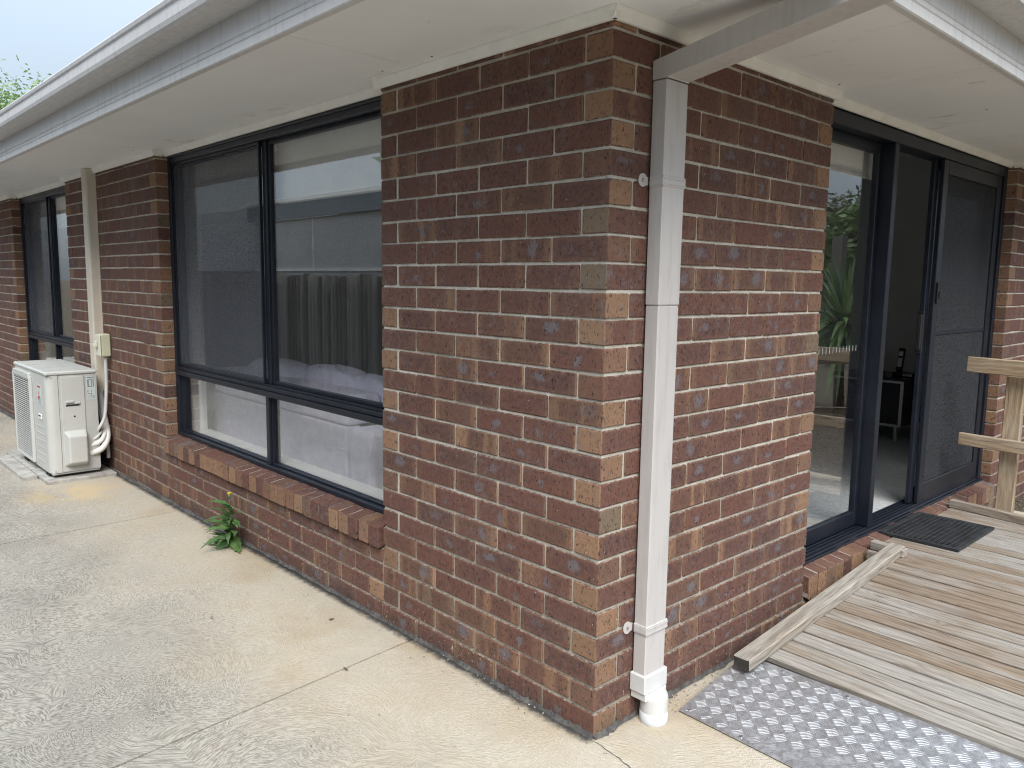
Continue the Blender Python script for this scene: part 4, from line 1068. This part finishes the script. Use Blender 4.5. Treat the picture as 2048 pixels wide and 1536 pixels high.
# rubber mat
mat_o = thing('door_mat', 'black rubber scraper mat lying before the open door', 'mat')
mx0, mx1, my0, my1 = -.040, .352, 2.285, 2.835; mz = .2155
m = MB(); b = .030
m.box(mx0, mx1, my0, my1, mz-.006, mz, .002)
sheet = m.build('base_sheet', M['mat'], mat_o)
m = MB()
for q in ((mx0, mx1, my0, my0+b), (mx0, mx1, my1-b, my1), (mx0, mx0+b, my0+b+.0005, my1-b-.0005), (mx1-b, mx1, my0+b+.0005, my1-b-.0005)): m.box(q[0], q[1], q[2], q[3], mz+.0003, mz+.008, .0025)
m.build('border', M['mat'], mat_o)
m = MB(); nx_, ny_ = 13, 20
for i in range(1, nx_):
    x = mx0+b+(mx1-mx0-2*b)*i/nx_; m.box(x-.0035, x+.0035, my0+b, my1-b, mz+.0003, mz+.0075, .0015)
for j in range(1, ny_):
    y_ = my0+b+(my1-my0-2*b)*j/ny_; m.box(mx0+b, mx1-b, y_-.0035, y_+.0035, mz+.0004, mz+.0082, .0015)
m.build('lattice', M['mat'], mat_o)
# gutter-side strip of mulch beyond the landing
m = MB(); m.quad((0.0,4.201,-.03), (6,4.201,-.03), (6,14,-.03), (0,14,-.03)); tag(m.build('garden_bed_soil', M['soil']), kind='structure')

# ================================================================== PLANTS
def leaf_shape(L, Wd, lobes=0, n=10, curl=.5, seed=0):
    rr = random.Random(seed); vs = []; fs = []
    for i in range(n+1):
        t = i/n; w = Wd*math.sin(math.pi*min(1, t**.75*1.0))**.8*(1-.25*t)
        if lobes: w *= .45+.55*abs(math.sin(t*math.pi*lobes))+rr.uniform(-.06,.06)
        z = -curl*L*t*t+.02*L*math.sin(t*7+seed); x = L*t
        vs += [(x, -w/2, z+.12*w), (x, 0, z-.05*w), (x, w/2, z+.12*w)]
    for i in range(n):
        a = i*3; fs += [(a, a+3, a+4, a+1), (a+1, a+4, a+5, a+2)]
    return vs, fs
weed = thing('weed', 'green sow thistle with a yellow bud growing from the foot of the wall', 'weed')
wp = Vector((-2.63,-.055,0))
m = MB(); st = curve_pts([(0,0,-.01), (.01,-.01,.09), (-.005,-.015,.17), (.0,-.02,.262)], 5); m.tube([wp+Vector(p) for p in st], [.006-.0035*i/len(st) for i in range(len(st))], 8); m.build('stem', M['stem'], weed, True)
rw = random.Random(4)
specs = []
for k in range(17):
    h = .012+.20*(k/16)**1.15; az = k*2.399+.4; Lf = .185*(1-.40*k/16)*rw.uniform(.8, 1.12); specs.append((h, az, Lf, R(38-20*rw.random()+22*k/16)))
specs += [(.10,-2.5,.15,R(12)), (.05,-2.2,.17,R(0)), (.03,-1.2,.14,R(-8)), (.06,.1,.14,R(5)), (.20,-2.9,.11,R(20)), (.14,-.3,.12,R(25)), (.02,-1.7,.12,R(2)), (.08,-.8,.12,R(10)), (.04,-2.95,.19,R(6)), (.03,-.25,.17,R(4)), (.12,-3.0,.15,R(28)), (.13,-.1,.14,R(32)), (.02,-2.6,.16,R(-2))]
for k, (h, az, Lf, el) in enumerate(specs):
    ay = math.sin(az)
    if ay > .25: az = -az if k % 2 else az+math.pi   # keep leaves on the drive side
    vs, fs = leaf_shape(Lf, Lf*.38, 3.6, 12, .55, k)
    mt = Matrix.Translation(wp+Vector((0, -.01, h))) @ Matrix.Rotation(az, 4, 'Z') @ Matrix.Rotation(-el, 4, 'Y') @ Matrix.Rotation(rw.uniform(-.5,.5), 4, 'X')
    q = MB(); q.add([(lambda w: Vector((w.x, min(w.y, -.004), max(w.z, .004))))(mt @ Vector(v)) for v in vs], fs, None, (rw.random(), 0, 0)); q.build('leaf', M['leaf'], weed, True, True)
q = MB(); q.tube([wp+Vector((0,-.02,.262)), wp+Vector((0,-.02,.28)), wp+Vector((0,-.02,.29))], [.003,.008,.006], 8); q.build('bud', M['stem'], weed, True)
q = MB(); q.tube([wp+Vector((0,-.02,.2895)), wp+Vector((0,-.02,.299))], [.0065,.012], 10); q.build('flower', M['yellow'], weed)

def crown(m, c, rad, n, size, seed, fl=1.0, shell_=.35):
    rr = random.Random(seed); c = Vector(c); rad = Vector(rad)
    cl = []
    for _ in range(max(6, n//70)):
        v = Vector((rr.gauss(0,1), rr.gauss(0,1), rr.gauss(0,1))).normalized()*rr.uniform(.25, .95); cl.append(v)
    for i in range(n):
        b = cl[i % len(cl)]; v = b+Vector((rr.gauss(0,1), rr.gauss(0,1), rr.gauss(0,1)))*.17
        p = c+Vector((v.x*rad.x, v.y*rad.y, v.z*rad.z)); s = size*rr.uniform(.6, 1.4)
        a = Vector((rr.gauss(0,1), rr.gauss(0,1), rr.gauss(0,.6))).normalized(); d = a.cross(Vector((rr.gauss(0,1), rr.gauss(0,1), rr.gauss(0,1)))).normalized()
        m.add([p-a*s, p+d*s*.38, p+a*s, p-d*s*.38], [(0,1,2,3)], None, (rr.random(), 0, 0))
def tree(name, label, base, h, rad, n, size, mat, seed, group=None, trunk=.12):
    t_ = thing(name, label, 'tree', group); b = Vector(base); rr = random.Random(seed)
    m = MB(); m.tube([b, b+Vector((.1,.05,h*.4)), b+Vector((.0,.1,h*.75)), b+Vector((.05,.1,h))], [trunk, trunk*.75, trunk*.45, trunk*.15], 10)
    for k in range(7):
        a = rr.uniform(0, 6.28); z = h*rr.uniform(.4, .8); q = b+Vector((0,.06,z)); e = q+Vector((math.cos(a)*rad[0]*.75, math.sin(a)*rad[1]*.75, rad[2]*rr.uniform(.1,.7)))
        m.tube([q, q.lerp(e,.5)+Vector((0,0,.1)), e], [trunk*.35, trunk*.22, trunk*.07], 6)
    m.build('trunk', M['bark'], t_, True)
    m = MB(); crown(m, b+Vector((0,0,h)), rad, n, size, seed); m.build('crown', mat, t_, False, True)
    return t_
tree('tree', 'pale green leafy tree rising behind the gutter at upper left', (-36.8, 6.0, -.1), 6.3, (2.5,2.3,3.1), 17000, .095, M['treeleaf'], 3, trunk=.2)
tree('tree', 'broad-leaved tree reflected in the large window above the neighbour\'s fascia', (-8.3,-6.4,-.1), 4.3, (1.7,1.4,1.3), 1500, .16, M['darkleaf'], 5)
tree('tree', 'dull gum tree on the skyline reflected in the fixed door pane', (14.0, 33.6, -.1), 4.3, (2.0,2.3,1.45), 4200, .15, M['gumleaf'], 6, trunk=.25)
tree('shrub', 'bright green weeping shrub reflected in the fixed door pane', (6.4, 17.4, -.1), 2.45, (1.0,1.15,1.3), 4800, .12, M['darkleaf'], 8, trunk=.07)
cd = thing('cordyline', 'spiky strap-leaved plant reflected in the door glass', 'plant')
cb = Vector((2.4, 7.6, -.03))
m = MB(); m.tube([cb, cb+Vector((.03,.0,.5)), cb+Vector((0,.03,1.06))], [.07,.06,.05], 10); m.build('trunk', M['bark'], cd, True)
rc = random.Random(9)
for k in range(200):
    az = rc.uniform(0, 6.28); el = rc.uniform(-.5, 1.45); Lf = rc.uniform(.65, 1.0); w = rc.uniform(.028, .042); n = 7; vs = []; fs = []
    dr_ = rc.uniform(.25, .6) if el > .2 else rc.uniform(.5, .9)
    for i in range(n+1):
        t = i/n; ww = w*(1-t**2.2)*(.6+.4*min(1, t*4)); r_ = Lf*t*math.cos(el); z = Lf*(t*math.sin(el)-dr_*t*t*math.cos(el)*.8)
        p = Vector((math.cos(az)*r_, math.sin(az)*r_, z)); s = Vector((-math.sin(az), math.cos(az), 0))*ww
        vs += [p-s, p+s]
    for i in range(n): fs.append((2*i, 2*i+1, 2*i+3, 2*i+2))
    q = MB(); o0 = cb+Vector((0,.03,1.06+rc.uniform(-.12,.1))); q.add([o0+v for v in vs], fs, None, (rc.random(), 0, 0)); q.build('leaf', M['cordleaf'], cd, True, True)

# ================================================================== SURROUNDINGS (seen mirrored in the glass)
fence = thing('paling_fence', 'old dark timber paling fence along the driveway, reflected in the large window', 'fence')
pmesh = []
for k in range(6):
    q = MB(); wv = .094+.004*k/5; q.box(-.80, .80, -wv/2, wv/2, -.0075, .0075, .002); pmesh.append(q.mesh('paling', M['paling']))
rf = random.Random(2); x = -15.8
while x < 3.0:
    o = link('paling', rf.choice(pmesh), fence)
    o.matrix_basis = Matrix.Translation((x, -3.2+rf.choice((0,.013))+rf.uniform(-.003,.003), .74+rf.uniform(-.03,.03))) @ Matrix.Rotation(math.pi/2+rf.uniform(-.008,.008), 4, 'Y') @ Matrix.Rotation(math.pi/2, 4, 'X') @ Matrix.Rotation(math.pi/2, 4, 'X')
    x += .098
for zz in (.35, 1.25): timber('fence_rail', (-15.8,-3.25,zz), (3,-3.25,zz), .04, .07, 'paling', fence)
shed = thing('neighbour_garage', 'grey rendered garage with a peeling blue-grey fascia behind the fence, reflected in the window', 'building')
bx('wall', M['nwall'], shed, -10.6, 1.8, -6.6, -3.62, -.12, 2.36, 0); bx('fascia', M['nfascia'], shed, -10.75, 2.0, -3.61, -3.57, 2.365, 2.60, .003); bx('sill_strip', M['trim'], shed, -10.6, 1.8, -3.617, -3.60, 1.60, 1.645, 0)
bx('gutter', M['trim'], shed, -10.75, 2.0, -3.66, -3.55, 2.605, 2.66, .004); bx('cover_strip', M['trim'], shed, -8.75, -8.72, -3.619, -3.61, 1.65, 2.36, 0); bx('roof', M['ntile'], shed, -10.75, 2.0, -6.7, -3.665, 2.605, 2.64, 0)
cs = thing('corrugated_shed', 'low shed with a corrugated iron roof behind the fence, reflected in the flyscreened pane', 'shed')
bx('wall', M['iron'], cs, -17.5, -10.9, -6.0, -3.75, -.12, 1.62, 0)
m = MB(); vs = []; nn = 520
for i in range(nn+1):
    xx = -17.6+6.8*i/nn; dz = .009*math.sin(xx*2*math.pi/.076); vs += [(xx, -3.62, 1.60+dz), (xx, -5.6, 2.72+dz)]
m.add(vs, [(2*i, 2*i+2, 2*i+3, 2*i+1) for i in range(nn)]); m.build('roof', M['iron'], cs, True)
# garden side
f2 = thing('garden_fence', 'dark timber boundary fence across the garden, reflected in the door pane', 'fence')
for k in range(95):
    o = link('paling', rf.choice(pmesh), f2); o.matrix_basis = Matrix.Translation((7.6+rf.uniform(-.01,.01), 10.5+k*.101, .95)) @ Matrix.Rotation(math.pi/2, 4, 'Y') @ Matrix.Rotation(0, 4, 'X')
timber('fence_rail', (7.57, 10.4, 1.35), (7.57, 20, 1.35), .05, .09, 'paling', f2)
timber('post', (5.0, 12.95, -.1), (5.0, 12.95, 2.42), .20, .20, 'paling', f2)
ed = thing('garden_edging', 'timber sleeper edging the garden bed, reflected in the door pane', 'edging')
timber('sleeper', (3.2, 6.18, -.02), (1.0, 6.9, -.02), .05, .16, 'kerbwood', ed)
nh = thing('neighbour_house', 'cream neighbouring house with a dark tiled roof, reflected in the door pane', 'house')
bx('wall', M['nhouse'], nh, 9.0, 17, 14.0, 21.5, -.12, 2.93, 0); bx('window', M['blackgloss'], nh, 8.97, 8.999, 15.5, 21.2, .9, 2.4, 0); bx('gutter', M['fascia'], nh, 8.55, 8.65, 13.6, 21.8, 2.94, 3.05, .004)
m = MB(); m.add([(8.5,13.5,3.04), (8.5,21.9,3.04), (17.5,21.9,3.04), (17.5,13.5,3.04), (13,13.5,4.35), (13,21.9,4.35)], [(0,1,5,4), (1,2,5), (2,3,4,5), (3,0,4)]); m.build('roof', M['ntile'], nh, fixn=True)

# ================================================================== LITTER
deb = MB(); rl = random.Random(21)
def leaflet(x, y_, s, seed):
    rr = random.Random(seed); a = rr.uniform(0, 6.28); vs, fs = leaf_shape(s, s*.45, 0, 5, rr.uniform(-.25,.2), seed)
    mt = Matrix.Translation((x, y_, gz(x)+.0035)) @ Matrix.Rotation(a, 4, 'Z'); return [(lambda w: Vector((w.x, w.y, max(w.z, gz(x)+.0015))))(mt @ Vector(v)) for v in vs], fs
litter = [(-.93,-.36,.030,'curled brown leaf on the concrete nearest the brick corner'), (-1.38,-.18,.030,'grey leaf lying by the foot of the corner pier'), (-1.75,-.55,.024,'thin twig-like leaf in the middle of the driveway'), (-5.97,-.63,.05,'small green leaf on the drive past the air conditioner')]
for k, (x, y_, s, lb) in enumerate(litter):
    q = MB(); v, f = leaflet(x, y_, s, k+50); q.add(v, f, None, (.5,0,0)); tag(q.build('fallen_leaf', M['leaf'] if k == 3 else M['deb'], None, True, True), lb, 'leaf')
for k in range(170):
    if rl.random() < .55: x, y_ = rl.uniform(-4.2, .1), -abs(rl.gauss(0, .05))-.012
    else: x, y_ = rl.uniform(-4.0, .4), -rl.uniform(.05, 1.1)
    v, f = leaflet(x, y_, rl.uniform(.004, .011), 100+k); deb.add(v, f)
for k in range(40):
    x, y_ = abs(rl.gauss(0, .03))+.008, rl.uniform(.3, .75); v, f = leaflet(x, y_, rl.uniform(.004, .010), 300+k); deb.add(v, f)
tag(deb.build('leaf_litter', M['deb']), 'dark crumbs and dead leaf bits scattered along the foot of the wall', 'litter', kind='stuff')
cr_ = MB()
for k in range(46):
    if k % 2: x, y_ = rl.uniform(-1.2, 0), -abs(rl.gauss(.012, .006))
    else: x, y_ = abs(rl.gauss(.014, .008)), rl.uniform(0, .8)
    s = rl.uniform(.001, .0035); cr_.box(x-s, x+s, y_-s*.7, y_+s*.7, 0.0005, s*1.2, s*.3, Matrix.Translation((x,y_,0)) @ Matrix.Rotation(rl.uniform(0,3), 4, 'Z') @ Matrix.Translation((-x,-y_,0)))
tag(cr_.build('mortar_crumbs', M['crumb']), 'pale mortar crumbs along the base of the brick corner', 'crumbs', kind='stuff')
print('bricks as parts:', brick_n)
